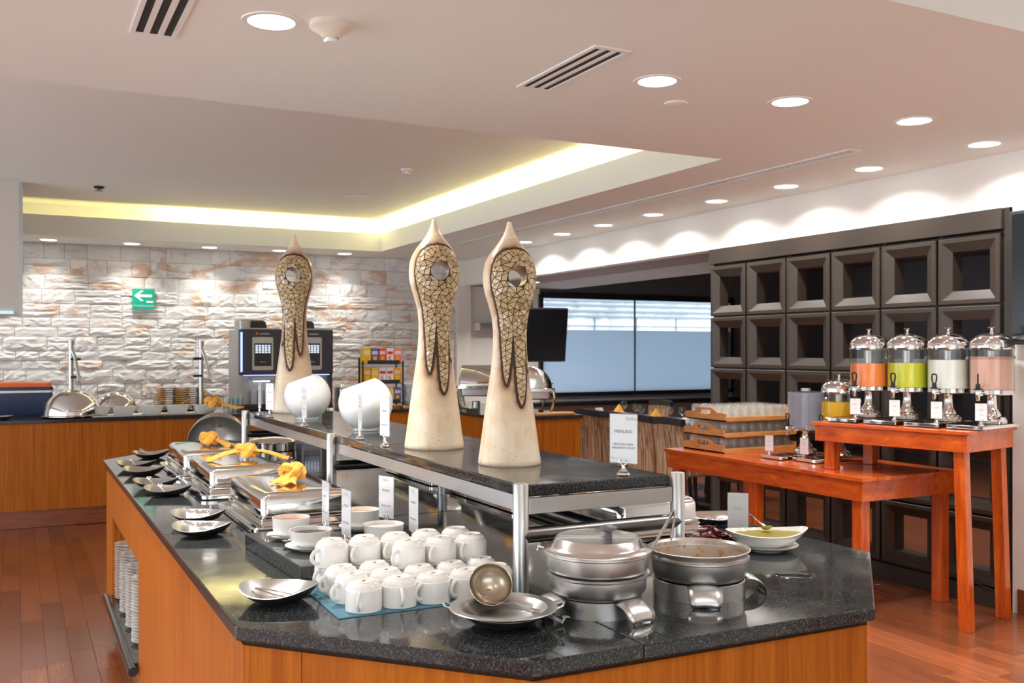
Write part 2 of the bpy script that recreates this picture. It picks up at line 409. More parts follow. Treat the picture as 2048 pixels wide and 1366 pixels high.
# stone cladding: separate ledger stones on the back wall
def stone_mesh(k):
    r = random.Random(100 + k); nx, nz = 6, 4; mb = MB(); vs = []; fs = []
    for j in range(nz + 1):
        for i in range(nx + 1):
            e = (i in (0, nx)) + (j in (0, nz))
            y = -.55 - r.uniform(0, .45) if not e else -.35 - r.uniform(0, .25)
            jx = r.uniform(-.05, .05) if 0 < i < nx else 0; jz = r.uniform(-.07, .07) if 0 < j < nz else 0
            vs.append((i / nx + jx / nx * 2, y, j / nz + jz))
    w = nx + 1
    for j in range(nz):
        for i in range(nx): fs.append((j*w+i, j*w+i+1, (j+1)*w+i+1, (j+1)*w+i))
    per = [i for i in range(w)] + [w*(j+1)-1 for j in range(1, nz+1)] + [nz*w + i for i in range(nx-1, -1, -1)] + [j*w for j in range(nz-1, 0, -1)]
    b0 = len(vs); vs += [(vs[i][0], 0, vs[i][2]) for i in per]; n = len(per)
    for i in range(n): fs.append((per[i], b0 + i, b0 + (i+1) % n, per[(i+1) % n]))
    mb.add(vs, fs); return mb.mesh('stone', [M['stone']])
stones = [stone_mesh(k) for k in range(14)]
def place_stone(x, z, w, h):
    o = bpy.data.objects.new('stone', rnd.choice(stones)); C.objects.link(o); o.parent = wall_back
    o.location = (x + .0015, YW + .001, z + .0015); o.scale = (w - .003, .016 + .020 * rnd.random(), h - .003)
filler = MB(); count = 0
def course(x0, x1, z, h):
    x = x0
    while x < x1 - .06:
        w = min(rnd.uniform(.2, .46), x1 - x)
        if x1 - x - w < .1: w = x1 - x
        q = rnd.random()
        if h > .13 and q < .30:
            k = rnd.uniform(.4, .6) * h; place_stone(x, z, w, k); place_stone(x, z + k, w, h - k)
        elif h > .13 and q < .5 and w > .34:
            k = w * rnd.uniform(.4, .6); place_stone(x, z, k, h); place_stone(x + k, z, w - k, h)
        else: place_stone(x, z, w, h)
        x += w
z = .80
while z < ZC - .02:
    h = rnd.choice((.10, .13, .15, .17, .19))
    if z + h > ZC - .06: h = ZC - z
    course(-.35, 4.93, z, h); z += h
mb = MB()                                # the courses out of sight, left of the hood and behind the counter
z = 0
while z < 2.55:
    x = -4.0
    while x < -.35:
        w = min(rnd.uniform(.2, .45), -.35 - x); mb.box(x + .002, YW - .01 - .03 * rnd.random(), z + .002, x + w - .002, YW + .001, z + .138); x += w
        if -.35 - x < .05: break
    x = -.35
    while z < .65 and x < 4.9:
        w = min(rnd.uniform(.2, .45), 4.93 - x); mb.box(x + .002, YW - .01 - .03 * rnd.random(), z + .002, x + w - .002, YW + .001, z + .138); x += w
    z += .142
o = obj('stone_infill', mb, M['stone'], wall_back); o['kind'] = 'stuff'

# floor planks, laid along the room
plk = {}
def plank_mesh(l):
    k = round(l, 2)
    if k not in plk:
        mb = MB(); mb.rrect([(.0012, -.003), (0, -.001), (.0010, 0)], .105, k, .0015, 1); plk[k] = mb.mesh('plank', [M['floorwood']])
    return plk[k], k
def planks(x0, x1, y0, y1, lens):
    x = x0; col = 0
    while x < x1 - .01:
        y = y0 - rnd.random() * .3
        while y < y1:
            me, l = plank_mesh(rnd.choice(lens)); o = bpy.data.objects.new('plank', me); C.objects.link(o); o.parent = floor
            o.location = (x + .0525, y + l / 2, 0); y += l + .0012
        x += .1062
planks(-.62, .42, 4.0, 8.9, (.45, .6, .9))
planks(2.15, 4.98, 1.9, 6.9, (.9, 1.2, 1.5))

# hanging hood on the left, from the tray ceiling
t = thing('hanging_hood', 'plain beige boxed hood hanging from the ceiling at the left edge', 'hood', (-1.2, 9.75, 1.79))
mb = MB(); mb.box(-1.3, -.28, 0, 1.21, .25, 1.16); obj('casing', mb, M['hood'], t)
mb = MB(); mb.box(1.21, -.30, 0, 1.24, .25, 1.16); obj('metal_edge', mb, M['silverp'], t)
mb = MB(); mb.box(-.9, -.30, .004, 1.17, -.28, .03); obj('light_strip', mb, M['bluestrip'], t)

# ------------------------------------------------------------ lamps
dl = None
def downlight(x, y, z=ZC, label=None, group=None, power=1.0, r=.078, name='downlight', spread=125):
    global dl
    if dl is None:
        t = thing(name, label, 'ceiling light', (0, 0, 0), 0, group)
        mb = MB(); mb.shell([(.078, .004), (.080, -.004), (.098, -.004), (.100, 0)], 32); obj('trim_ring', mb, M['white'], t)
        mb = MB(); mb.lathe([(0, -.0015), (.079, -.0015), (.079, .003)], 32); obj('diffuser', mb, M['lamp'], t); dl = t
    else: t = dup(dl, label=label, group=group)
    t.location = (x, y, z)
    li = bpy.data.lights.new('downlight', 'AREA'); li.shape = 'DISK'; li.size = .15; li.spread = math.radians(spread); li.energy = LAMP * power; li.color = (1, .955, .90)
    lo = bpy.data.objects.new('downlight_beam', li); C.objects.link(lo); lo.location = (0, 0, -.008); lo.parent = t
FR = [(.007, 'at the top left edge of the photo'), (.77, 'beside the smoke detector'), (2.37, 'between the square air grille and the long row'), (3.10, 'second to the right of the square grille'), (3.90, 'third to the right of the square grille')]
for x, l in FR: downlight(x, 3.30, label='round downlight in the near row, ' + l, group='downlights of the near row', power=2.9)
RW = [3.50, 4.30, 5.02, 5.76, 6.57, 7.33, 8.07, 8.85]
NM = ['nearest', 'second', 'third', 'fourth', 'fifth', 'sixth', 'seventh', 'farthest']
for y, n in zip(RW, NM): downlight(4.68, y, label='round recessed downlight, %s of the row along the white right wall' % n, group='downlights along the right wall', power=(1.4, 1.4, 1.4, 1.4, 1.5, 1.6, 1.8, 1.9)[NM.index(n)], spread=140)
for x, n in zip((.28, 1.07, 1.865, 2.63, 3.385), ('first', 'second', 'third', 'fourth', 'fifth')):
    downlight(x, 10.87, label='small round downlight above the stone wall, %s from the left' % n, group='downlights above the stone wall', power=.85, spread=104)
for x in (-.8, -1.6, -2.4): downlight(x, 3.30, label='round recessed downlight of the near row, out of the photo on the left', group='downlights of the near row', power=2.2)
for x in (-2.5, -1.0, .5): 
    for y in (-3.4, -1.6, .2): downlight(x, y, label='added unseen downlight in the ceiling behind the camera', group='added downlights out of view', power=2.0)  # added lamps out of view behind the camera, to light the room
downlight(5.48, 10.15, 2.29, label='added fill downlight in the grey soffit, hidden behind the nearest sculpture', group='added soffit fill lights', power=2.9)  # added lamp, hidden from view, to brighten the dining side wall
for x, y in ((2.6, 1.25), (3.6, 1.25)): downlight(x, y, ZT, label='added unseen downlight in the raised ceiling above the camera side', group='added downlights out of view', power=2.8)  # added out of view to light the right end of the granite
for y in (-1.2, .6, 2.0): downlight(4.8, y, label='added unseen downlight beside the right wall, near the camera', group='added downlights out of view', power=1.8)  # added lamps out of view, more light from the camera side
for x in (-1.3, -.5): downlight(x, 10.87, label='small round downlight above the stone wall behind the hood', group='downlights above the stone wall', power=.85, spread=104)
for x, y in ((6.9, 9.0), (8.2, 6.5), (6.9, 4.2)): downlight(x, y, 2.75, label='added fill downlight in the dining room ceiling, out of view', group='added dining room fill lights', power=3.3)  # added lamps kept behind the bulkhead to brighten the dining room
# cove strips: lamps hidden behind the tray lip
cv = thing('cove_light', 'warm yellow light strip hidden in the ceiling cove', 'strip light', (TX, TY1, ZC + .05))
def strip(x0, y0, x1, y1, k):
    mb = MB(); mb.box(x0 - TX, y0 - TY1, 0, x1 - TX, y1 - TY1, .012); obj('led_strip', mb, M['white'], cv)
    li = bpy.data.lights.new('cove', 'AREA'); li.shape = 'RECTANGLE'; li.size = abs(x1 - x0); li.size_y = abs(y1 - y0); li.color = (1, .80, .33)
    li.energy = COVE * k * max(abs(x1 - x0), abs(y1 - y0))
    lo = bpy.data.objects.new('cove_lamp', li); C.objects.link(lo); lo.rotation_euler = (PI, 0, 0)
    lo.location = ((x0 + x1)/2 - TX, (y0 + y1)/2 - TY1, .03); lo.parent = cv
strip(1.35, TY1 + .10, TX + .1, TY1 + .16, 1.0); strip(-.2, TY1 + .10, 1.35, TY1 + .16, .16)
strip(TX + .10, TY0 + .1, TX + .16, TY1 + .1, 1.0)

# ceiling fittings
def grille(x0, y0, x1, y1, label, n=3):
    t = thing('air_grille', label, 'air grille', ((x0+x1)/2, (y0+y1)/2, ZC)); w, d = x1 - x0, y1 - y0
    mb = MB(); mb.box(-w/2+.004, -d/2+.012, -.001, w/2-.004, d/2-.012, .0005); obj('dark_duct', mb, M['matblack'], t)
    fw = min(.022, w*.11)
    mb = MB(); mb.box(-w/2, -d/2, -.006, w/2, -d/2+.022, .001); mb.box(-w/2, d/2-.022, -.006, w/2, d/2, .001)
    mb.box(-w/2, -d/2+.0221, -.006, -w/2+fw, d/2-.0221, .001); mb.box(w/2-fw, -d/2+.0221, -.006, w/2, d/2-.0221, .001); obj('frame', mb, M['white'], t)
    inner = w - 2*fw; s = inner / (n + (n - 1) * .75)
    mbs = MB(); mbs.box(-s*.375, -d/2+.0221, -.004, s*.375, d/2-.0221, .001); me = mbs.mesh('slat', [M['white']])
    for k in range(n - 1):
        o = obj('slat', me, None, t); o.location = (-inner/2 + s * (k + 1) + s*.75 * (k + .5), 0, 0)
grille(.35, 3.0, .505, 3.64, 'white rectangular air grille at the top left beside the first downlights')
grille(1.885, 3.01, 2.045, 3.64, 'white rectangular air grille between the smoke detector and the downlights')
grille(4.12, 3.92, 4.215, 9.3, 'very long narrow slot air grille running beside the downlight row')
t = thing('smoke_detector', 'cream round smoke detector on the ceiling', 'smoke detector', (.956, 3.225, ZC))
mb = MB(); mb.lathe([(.072, .001), (.073, -.018), (.066, -.024), (.045, -.034), (.030, -.050), (.028, -.052)], 32); obj('housing', mb, mat('cream_plastic', (.74, .68, .58), .4), t)
mb = MB(); mb.lathe([(.020, -.050), (.020, -.058), (.026, -.060), (.022, -.068), (0, -.069)], 24); obj('sensor', mb, M['white'], t)
t = tag(obj('blank_cover', MB().lathe([(.055, .001), (.055, -.006), (.045, -.009), (0, -.010)], 32), M['ceiling'], loc=(2.66, 3.56, ZC)), 'round blank cover plate painted like the ceiling', 'ceiling cover')
def tz(x, y): p = P(x, y, ZT); return p
for (x, y, l, m) in ((813, 338, 'small white sprinkler cap in the raised ceiling, right of centre', 'white'), (198, 373, 'small dark sprinkler cap in the raised ceiling near the hood', 'matblack')):
    p = tz(x, y); t = thing('sprinkler_head', l, 'sprinkler', p)
    obj('cap', MB().lathe([(.045, .001), (.045, -.012), (.030, -.02), (0, -.02)], 20), M[m], t)
    obj('deflector', MB().lathe([(.012, -.02), (.012, -.034), (.034, -.036), (.034, -.04), (0, -.041)], 16), M['white'] if m == 'white' else M['darksteel'], t)
p = tz(713, 395); t = thing('ceiling_speaker', 'round flat ceiling speaker in the raised ceiling', 'speaker', p)
obj('rim', MB().shell([(.12, .001), (.12, -.005), (.105, -.006), (.104, .001)], 32), M['ceiling'], t); obj('grille', MB().lathe([(.105, -.001), (.1, -.004), (0, -.006)], 32), M['ceiling'], t)
p = P(612, 500, ZC); t = thing('dome_camera', 'small black and white dome camera over the stone wall', 'security camera', (p.x, 10.95, ZC))
obj('mount', MB().lathe([(.055, .001), (.055, -.03), (.048, -.04)], 24), M['white'], t)
obj('dome', MB().lathe([(.042, -.038), (.040, -.055), (.028, -.072), (0, -.08)], 24), M['screen'], t)
# evacuation sign on the stones
p = Vector(((0), 0, 0)); d = (YW - .06) / (ca - (287-1024)/FPX*sa); sx = d*(( 287-1024)/FPX*ca + sa); szz = CZ + (HOR - 598)*d/FPX
t = thing('evacuation_sign', 'green evacuation sign with a white left arrow on the stone wall', 'sign', (sx, YW - .058, szz))
obj('plate', MB().box(-.115, 0, -.11, .115, .012, .11), M['teal'], t)
mb = MB(); ar = [(-.095, .035), (-.025, .092), (.005, .092), (-.045, .05), (.088, .05), (.088, .02), (-.045, .02), (.005, -.022), (-.025, -.022)]
n = len(ar); mb.add([(a, -.0015, b) for a, b in ar] + [(a, 0, b) for a, b in ar], [list(range(n))[::-1], list(range(n, 2*n))] + [(i, (i+1) % n, n+(i+1) % n, n+i) for i in range(n)]); obj('arrow', mb, M['whitepaint'], t)
mb = MB(); mb.box(.03, -.0015, -.04, .1, 0, -.02); obj('stripe', mb, M['whitepaint'], t)
text('sign_text', 'RUTA DE EVACUACIÓN', .026, (0, -.001, -.075), (PI/2, 0, 0), M['whitepaint'], t, sx=.78)

# ------------------------------------------------------------ island
IX0, IX1 = .395, 2.155; ZG = .91
OCT = [(.40, 2.03), (.84, 1.55), (1.69, 1.535), (2.14, 1.96), (2.155, 5.42), (1.75, 5.9), (.80, 5.9), (.395, 5.42)]
def clip(poly, ax, v, keep):          # keep side: +1 above v, -1 below
    out = []
    for i in range(len(poly)):
        a, b = poly[i], poly[(i+1) % len(poly)]; fa, fb = (a[ax]-v)*keep, (b[ax]-v)*keep
        if fa >= 0: out.append(a)
        if fa * fb < 0: t = fa / (fa - fb); out.append((a[0]+(b[0]-a[0])*t, a[1]+(b[1]-a[1])*t))
    return out
isl = thing('buffet_island', 'large wooden buffet island with a black granite top in the foreground', 'buffet counter', (1.27, 3.7, 0))
def iobj(name, mb, m, **k): mb.xf(Matrix.Translation((-1.27, -3.7, 0))); return obj(name, mb, m, isl, **k)
for xa, xb in ((0, 1.08), (1.08, 3)):
    for ya, yb in ((0, 3.14), (3.14, 4.4), (4.4, 7)):
        p = clip(clip(clip(clip(OCT, 0, xa + .0006, 1), 0, xb - .0006, -1), 1, ya + .0006, 1), 1, yb - .0006, -1)
        iobj('granite_slab', MB().prism(p, ZG - .03, ZG), M['granite'], bevel=.004)
INS = .02
def inset(poly, k):
    c = Vector((sum(p[0] for p in poly)/len(poly), sum(p[1] for p in poly)/len(poly))); out = []
    n = len(poly)
    for i in range(n):
        a, b, d = Vector(poly[i-1]), Vector(poly[i]), Vector(poly[(i+1) % n])
        n1 = Vector((-(b-a).y, (b-a).x)).normalized(); n2 = Vector((-(d-b).y, (d-b).x)).normalized()
        bis = (n1 + n2); bis = bis / (bis.dot(n1)); out.append(b + bis * k)
    return out
B8 = inset(OCT, .016)
B9 = inset(OCT, .05)
iobj('top_inner_rail', MB().prism(B9, .865, ZG - .03), M['jointdark'])  # dark rail set in under the granite slabs
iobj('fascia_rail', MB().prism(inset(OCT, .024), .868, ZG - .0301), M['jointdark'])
def panel(a, b, z0=0.10, z1=.868, t=.02): iobj('panel', MB().wall(a, b, z0, z1, t), M['teak'], bevel=.0015)
def lerp(a, b, t): return (a[0]+(b[0]-a[0])*t, a[1]+(b[1]-a[1])*t)
for i in range(7):
    a, b = B8[i], B8[i+1]
    if i == 3:
        for k in range(4): panel(lerp(a, b, k/4 + (.0006 if k else 0)), lerp(a, b, (k+1)/4))
    elif i == 0:
        panel(a, lerp(a, b, .22)); panel(lerp(a, b, .222), b)
    else: panel(a, b)
NX = B8[0][0]
panel((NX, 3.98), B8[0]); panel(B8[7], (NX, 5.14)); 
iobj('fascia_panel', MB().box(NX, 3.98, .655, NX + .02, 5.14, .868), M['teak'], bevel=.0015)
iobj('lower_panel', MB().box(NX + .03, 3.98, .10, NX + .05, 5.14, .235), M['teak'])
iobj('niche_side', MB().box(NX + .02, 3.96, .235, .95, 3.98, .868), M['teak']); iobj('niche_side', MB().box(NX + .02, 5.14, .235, .95, 5.16, .868), M['teak'])
iobj('niche_back', MB().box(.95, 3.96, .235, .97, 5.16, .868), M['teak']); iobj('niche_top', MB().box(NX + .02, 3.98, .655, .95, 5.14, .675), M['teak'])
mb = MB(); mb.box(.40, 3.985, .236, .948, 5.135, .27); iobj('niche_shelf', mb, M['granite'])
mb = MB(); mb.tube([(.392, 3.93, .252), (.392, 5.19, .252)], .0185, 14); iobj('shelf_nosing', mb, M['granite'])
iobj('kick_board', MB().prism(inset(OCT, .06), .002, .105), M['base'])
# saucers stacked in the niche
mb = MB(); mb.lathe([(.045, 0), (.046, .003), (.060, .006), (.077, .0135), (.078, .0152), (.074, .0145), (.05, .008), (.032, .006), (.030, .0075), (0, .0055)], 26)
sau = None
def ORD(k, end='from top'):
    w = ['', 'topmost', 'second', 'third', 'fourth', 'fifth', 'sixth', 'seventh', 'eighth', 'ninth', 'tenth', 'eleventh', 'twelfth', 'thirteenth', 'fourteenth', 'fifteenth', 'sixteenth', 'seventeenth', 'eighteenth', 'nineteenth', 'twentieth', 'twenty-first'][k]
    return w if k == 1 else w + ' ' + end
for k, (y, n, l) in enumerate(((4.25, 21, 'nearest'), (4.50, 21, 'second nearest'), (4.77, 21, 'third nearest'), (5.035, 21, 'farthest'))):
    for q in range(n):
        lab = 'white saucer, %s, in the %s stack on the low niche shelf' % (ORD(n - q), l)
        if sau is None: sau = obj('saucer', mb, M['ceramic']); o = sau; tag(o, lab, 'saucer')
        else: o = dup(sau, label=lab)
        o['group'] = 'saucers in the %s stack of the niche' % l
        o.location = (.495 + rnd.uniform(-.0015, .0015), y + rnd.uniform(-.0015, .0015), .2702 + q * .0128)

# ------------------------------------------------------------ raised granite shelf on the island
SX0, SX1, SY0, SY1, ZS = 1.048, 1.50, 2.0, 5.07, 1.16
sh = thing('raised_shelf', 'long raised black granite shelf on brushed steel posts over the island', 'shelf', (1.27, 3.5, ZG))
def sobj(name, mb, m, **k): mb.xf(Matrix.Translation((-1.27, -3.5, -ZG))); return obj(name, mb, m, sh, **k)
for a, b in ((SY0 + .015, 3.10), (3.102, SY1 - .01)): sobj('granite_slab', MB().box(SX0 + .012, a, ZS - .028, SX1 - .012, b, ZS), M['granite'], bevel=.005)
for y in (SY0, 3.53, SY1):
    for x in (SX0, SX1):
        sobj('post', MB().lathe([(.0001, ZG), (.0185, ZG), (.0185, ZS + .006), (.0175, ZS + .0075), (.0001, ZS + .0075)], 28, (x, y)), M['steel'])
    sobj('cross_tube', MB().cyl((SX0, y, 1.045), (SX1, y, 1.045), .0185, 24), M['darksteel'])
    mb = MB(); mb.box(SX0 + .02, y - .004, ZS - .066, SX1 - .02, y + .012, ZS - .0285); sobj('end_beam', mb, M['steel'], bevel=.001)
sobj('centre_tube', MB().cyl((1.27, SY0, 1.045), (1.27, SY1, 1.045), .0185, 24), M['darksteel'])
for x in (SX0 + .016, SX1 - .026):
    for a, b in ((SY0 + .02, 3.51), (3.55, SY1 - .02)): sobj('side_beam', MB().box(x, a, ZS - .066, x + .01, b, ZS - .0285), M['steel'], bevel=.001)

# ------------------------------------------------------------ mosaic sculptures
HP = [(60,9),(66,13),(80,15.5),(110,25),(130,34),(150,46),(180,68),(220,99),(260,121),(300,132),(340,136),(380,134),(420,126),(470,110),(540,91),(620,83),(700,85),(800,94),(900,108),(1000,122),(1100,136),(1200,149),(1268,159),(1280,159),(1285,155)]
US = .68 / 1225
def R_of(y):
    for (a, ra), (b, rb) in zip(HP, HP[1:]):
        if a <= y <= b:
            t = (y - a) / (b - a); return ra + (rb - ra) * t
    return HP[0][1] if y < 60 else HP[-1][1]
RS = {}
def Rs(y):                              # smoothed profile radius
    k = round(y)
    if k not in RS:
        if k < 120 or k > 1240: RS[k] = R_of(k)
        else: w = 14; RS[k] = sum(R_of(k + q) for q in range(-w, w + 1)) / (2*w + 1)
    return RS[k]
REG = [(0,205),(55,215),(100,245),(130,290),(141,345),(136,400),(118,465),(101,530),(92,600),(90,680),(92,760),(88,815),(80,800),(74,735),(68,640),(62,735),(58,830),(50,910),(36,968),(22,988),(10,960),(4,900),(2,845),(0,770),(-4,700),(-9,615),(-15,700),(-26,780),(-38,850),(-48,882),(-60,845),(-66,720),(-72,620),(-86,530),(-110,465),(-134,400),(-141,345),(-130,290),(-100,245),(-55,215)]
def inside(x, y):
    c = False; n = len(REG)
    for i in range(n):
        (x1, y1), (x2, y2) = REG[i], REG[(i+1) % n]
        if (y1 > y) != (y2 > y) and x < (x2-x1)*(y-y1)/(y2-y1)+x1: c = not c
    return c
def edist(x, y):
    best = 1e9; n = len(REG)
    for i in range(n):
        (x1, y1), (x2, y2) = REG[i], REG[(i+1) % n]; dx, dy = x2-x1, y2-y1
        t = max(0, min(1, ((x-x1)*dx+(y-y1)*dy)/(dx*dx+dy*dy))); best = min(best, math.hypot(x-x1-t*dx, y-y1-t*dy))
    return best
HY, HR, HA = 345, 50, math.radians(11)
def onsurf(s, y, off=0):
    r = Rs(y); a = s / max(r, 20); r = r + off
    return (r * math.sin(a) * US, -r * math.cos(a) * US, (1285 - y) * US)
def make_sculpture():
    t = thing('mosaic_sculpture', '', 'sculpture')
    ys = [60, 61, 64, 70] + [80 + 8*k for k in range(149)] + [1268, 1276, 1281, 1285]
    body = MB().lathe([(.0001, 1225*US)] + [(Rs(y)*US, (1285-y)*US) for y in ys] + [(.0001, 0)], 112)
    bo = obj('body', body, M['clay'])
    cut = obj('cut', MB().tube([(-.05*math.sin(HA), -.078 - .05*math.cos(HA), (1285-HY)*US), (.2*math.sin(HA), -.078 + .2*math.cos(HA), (1285-HY)*US)], HR*US, 40), M['clay'])
    md = bo.modifiers.new('b', 'BOOLEAN'); md.object = cut; md.operation = 'DIFFERENCE'; md.solver = 'EXACT'
    dg = bpy.context.evaluated_depsgraph_get(); me = bpy.data.meshes.new_from_object(bo.evaluated_get(dg))
    bpy.data.objects.remove(cut); bpy.data.objects.remove(bo)
    me.polygons.foreach_set('use_smooth', [True]*len(me.polygons)); me.set_sharp_from_angle(angle=math.radians(40))
    at = me.attributes.new('stain', 'FLOAT', 'POINT'); vals = []
    for v in me.vertices:
        x, y, z = v.co; py = 1285 - z/US; a = math.atan2(x, -y); s = a * Rs(py) if 60 < py < 1285 else 999
        if abs(s) < 260 and 150 < py < 1060 and y < .045:
            d = 0 if inside(s, py) else edist(s, py); q = .9*math.exp(-max(d-14, 0)/20) + .34*math.exp(-d/60)
        else: q = 0
        if math.hypot(x, (z/US - (1285-HY))*US) < HR*US*1.02: q = .30
        if py > 1262: q = .25
        vals.append(min(q * (.75 + .5*noise.noise(Vector((x, y, z))*40)), 1))
    at.data.foreach_set('value', vals)
    bo = bpy.data.objects.new('body', me); C.objects.link(bo); bo.parent = t
    # dark grout bed
    mb = MB(); idx = {}; vs = []; fs = []; st = 2.6
    def vid(i, j):
        if (i, j) not in idx: idx[(i, j)] = len(vs); vs.append(onsurf(i*st, j*st, 1.6))
        return idx[(i, j)]
    for j in range(72, 388):
        for i in range(-61, 61):
            x, y = (i+.5)*st, (j+.5)*st
            if abs(x) > 158: continue
            r = Rs(y); hx = r*math.sin(x/r)
            if math.hypot(hx, y-HY) < HR - 1: continue
            if inside(x, y) or edist(x, y) < 12.5: fs.append((vid(i,j+1), vid(i+1,j+1), vid(i+1,j), vid(i,j)))
    mb.add(vs, fs, True); go = obj('grout_bed', mb, M['grout'], t, sharp=80)
    # tiles
    r = random.Random(5); pts = []
    from mathutils.geometry import delaunay_2d_cdt
    tries = 0
    while tries < 9000:
        tries += 1; x, y = r.uniform(-150, 150), r.uniform(195, 1000)
        if not inside(x, y) or edist(x, y) < 11: continue
        if all((x-a)**2 + (y-b)**2 > 24.5**2 for a, b in pts): pts.append((x, y))
    bd = []
    for i in range(len(REG)):
        (x1, y1), (x2, y2) = REG[i], REG[(i+1) % len(REG)]; k_ = max(1, round(math.hypot(x2-x1, y2-y1)/26))
        bd += [(x1+(x2-x1)*q_/k_, y1+(y2-y1)*q_/k_) for q_ in range(k_)]
    V, E_, Fc, _, _, _ = delaunay_2d_cdt([Vector(p) for p in bd + pts], [], [list(range(len(bd)))], 1, 1e-5)
    tri = [list(f_) for f_ in Fc]; r.shuffle(tri); usedt = set(); emap = {}
    for k, f_ in enumerate(tri):
        for i in range(3): emap.setdefault(frozenset((f_[i], f_[(i+1) % 3])), []).append(k)
    cand = []
    for k, f_ in enumerate(tri):
        if k in usedt: continue
        usedt.add(k); done = False
        if r.random() < .30:
            for i in range(3):
                m_ = [q_ for q_ in emap[frozenset((f_[i], f_[(i+1) % 3]))] if q_ not in usedt]
                if m_:
                    o_ = [v for v in tri[m_[0]] if v not in (f_[i], f_[(i+1) % 3])][0]
                    usedt.add(m_[0]); cand.append([tuple(V[v]) for v in (f_[i], o_, f_[(i+1) % 3], f_[(i+2) % 3])]); done = True; break
        if not done: cand.append([tuple(V[v]) for v in f_])
    nt = 0
    for poly in cand:
        cx = sum(p[0] for p in poly)/len(poly); cy = sum(p[1] for p in poly)/len(poly)
        if not inside(cx, cy): continue
        q = []
        for p in poly:
            x, y = cx + (p[0]-cx)*.83, cy + (p[1]-cy)*.83
            for _ in range(6):
                if inside(x, y): break
                x, y = cx + (x-cx)*.75, cy + (y-cy)*.75
            rr = Rs(y); hx = rr*math.sin(x/rr); dd = math.hypot(hx, y-HY)
            if dd < HR + 3: x += (hx/dd)*(HR+3-dd); y += (y-HY)/dd*(HR+3-dd)
            q.append((x, y))
        rr = Rs(cy); hx = rr*math.sin(cx/rr)
        if math.hypot(hx, cy-HY) < HR - 2: continue
        ar = abs(sum(q[i-1][0]*q[i][1]-q[i][0]*q[i-1][1] for i in range(len(q)))/2)
        if ar < 45: continue
        if nt >= 298: continue
        c0 = Vector(onsurf(cx, cy, 2)); top = [Vector(onsurf(x, y, 5 + r.uniform(-1, 1))) - c0 for x, y in q]; bot = [Vector(onsurf(x, y, .5)) - c0 for x, y in q]; n = len(q)
        m2 = MB(); m2.add(top + bot, [list(range(n))[::-1], list(range(n, 2*n))] + [(i, (i+1) % n, n+(i+1) % n, n+i) for i in range(n)])
        me2 = m2.mesh('mosaic_tile', [M['mosaic']]); bm = bmesh.new(); bm.from_mesh(me2); bmesh.ops.recalc_face_normals(bm, faces=bm.faces); bm.to_mesh(me2); bm.free()
        o2 = bpy.data.objects.new('mosaic_tile', me2); C.objects.link(o2); o2.parent = t; o2.location = c0; nt += 1
    return t
sc = make_sculpture()
def facing(x, y, delta): return math.radians(delta) - math.atan2(x, y)
def at_(o, x, y, z, rz): o.location = (x, y, z); o.rotation_euler[2] = rz
at_(sc, 1.232, 2.42, ZS, facing(1.232, 2.42, 19)); sc['label'] = 'tall cream clay sculpture with a hole and mosaic, nearest and rightmost of the three'
sc['group'] = 'mosaic sculptures on the raised shelf'
dup(sc, (1.215, 2.93, ZS), facing(1.215, 2.93, 14), 'tall cream clay sculpture with a hole and mosaic, middle of the three', scale=1.10)
dup(sc, (1.268, 4.93, ZS), facing(1.268, 4.93, -4), 'tall cream clay sculpture with a hole and mosaic, farthest, behind the white globe bowls', scale=(-1.30, 1.30, 1.34))

# ------------------------------------------------------------ tableware builders
def make_cup():
    t = thing('coffee_cup', '', 'cup')
    mb = MB(); mb.lathe([(.0365, .0015), (.0385, 0), (.0405, .001), (.0405, .040), (.0398, .0465), (.0375, .048), (.0362, .0525), (.0315, .0590), (.0262, .0620), (.0250, .0642), (.0225, .0642), (.0215, .0625), (0, .0622)], 36); obj('bowl', mb, M['ceramic'], t)
    mb.lathe([(.037, .002), (.036, .045), (.025, .058), (0, .058)], 24)
    pts = [(.039 + .0205*math.sin(a), 0, .0265 + .0165*math.cos(a)) for a in [PI*k/10 for k in range(11)]]
    obj('handle', MB().tube(pts, .0052, 10, flat=.7, up=(0, 1, 0)), M['ceramic'], t)
    obj('maker_stamp', MB().box(-.006, -.003, .0621, .006, .003, .0626), M['ink'], t)
    return t
CUP = make_cup(); used = [False]
def cup(x, y, z, deg, label, group):
    # deg: turn of the handle from facing the camera towards the photo's left
    base = math.atan2(-y, -x); ang = base - math.radians(deg)
    o = CUP if not used[0] else dup(CUP)
    used[0] = True; o.location = (x, y, z); o.rotation_euler[2] = ang; o['label'] = label; o['group'] = group
GX = [.675, .7568, .8386, .9204, 1.0022]; GY = [2.03, 2.1118, 2.1936, 2.2754]
RN = ['front row', 'second row', 'third row', 'back row']; CN = ['leftmost', 'second from left', 'middle', 'fourth from left', 'rightmost']
ZM = ZG + .0022
degs = [[12, -8, 40, 33, 28], [50, 27, 24, 22, 20], [60, 27, 25, 22, 20], [42, 27, 26, 22, 20]]
for j in range(4):
    for i in range(5):
        if i == 4 and j in (0,): pass
        cup(GX[i], GY[j] + (.008 if i == 4 else 0), ZM, degs[j][i], 'upside-down white coffee cup on the bottom layer, %s, %s' % (RN[j], CN[i]), 'upside-down coffee cups on the teal mat')
for i in range(5): cup(GX[i], GY[3] - .004, ZM + .0482, [52, 30, 28, 24, 22][i], 'upside-down white coffee cup on the top layer, back line, %s' % CN[i], 'upside-down coffee cups on the teal mat')
for i in (2, 3, 4): cup(GX[i], GY[2] - .012, ZM + .0482, [40, 24, 22][i-2], 'upside-down white coffee cup on the top layer, front line of three, %s' % ['left', 'middle', 'right'][i-2], 'upside-down coffee cups on the teal mat')
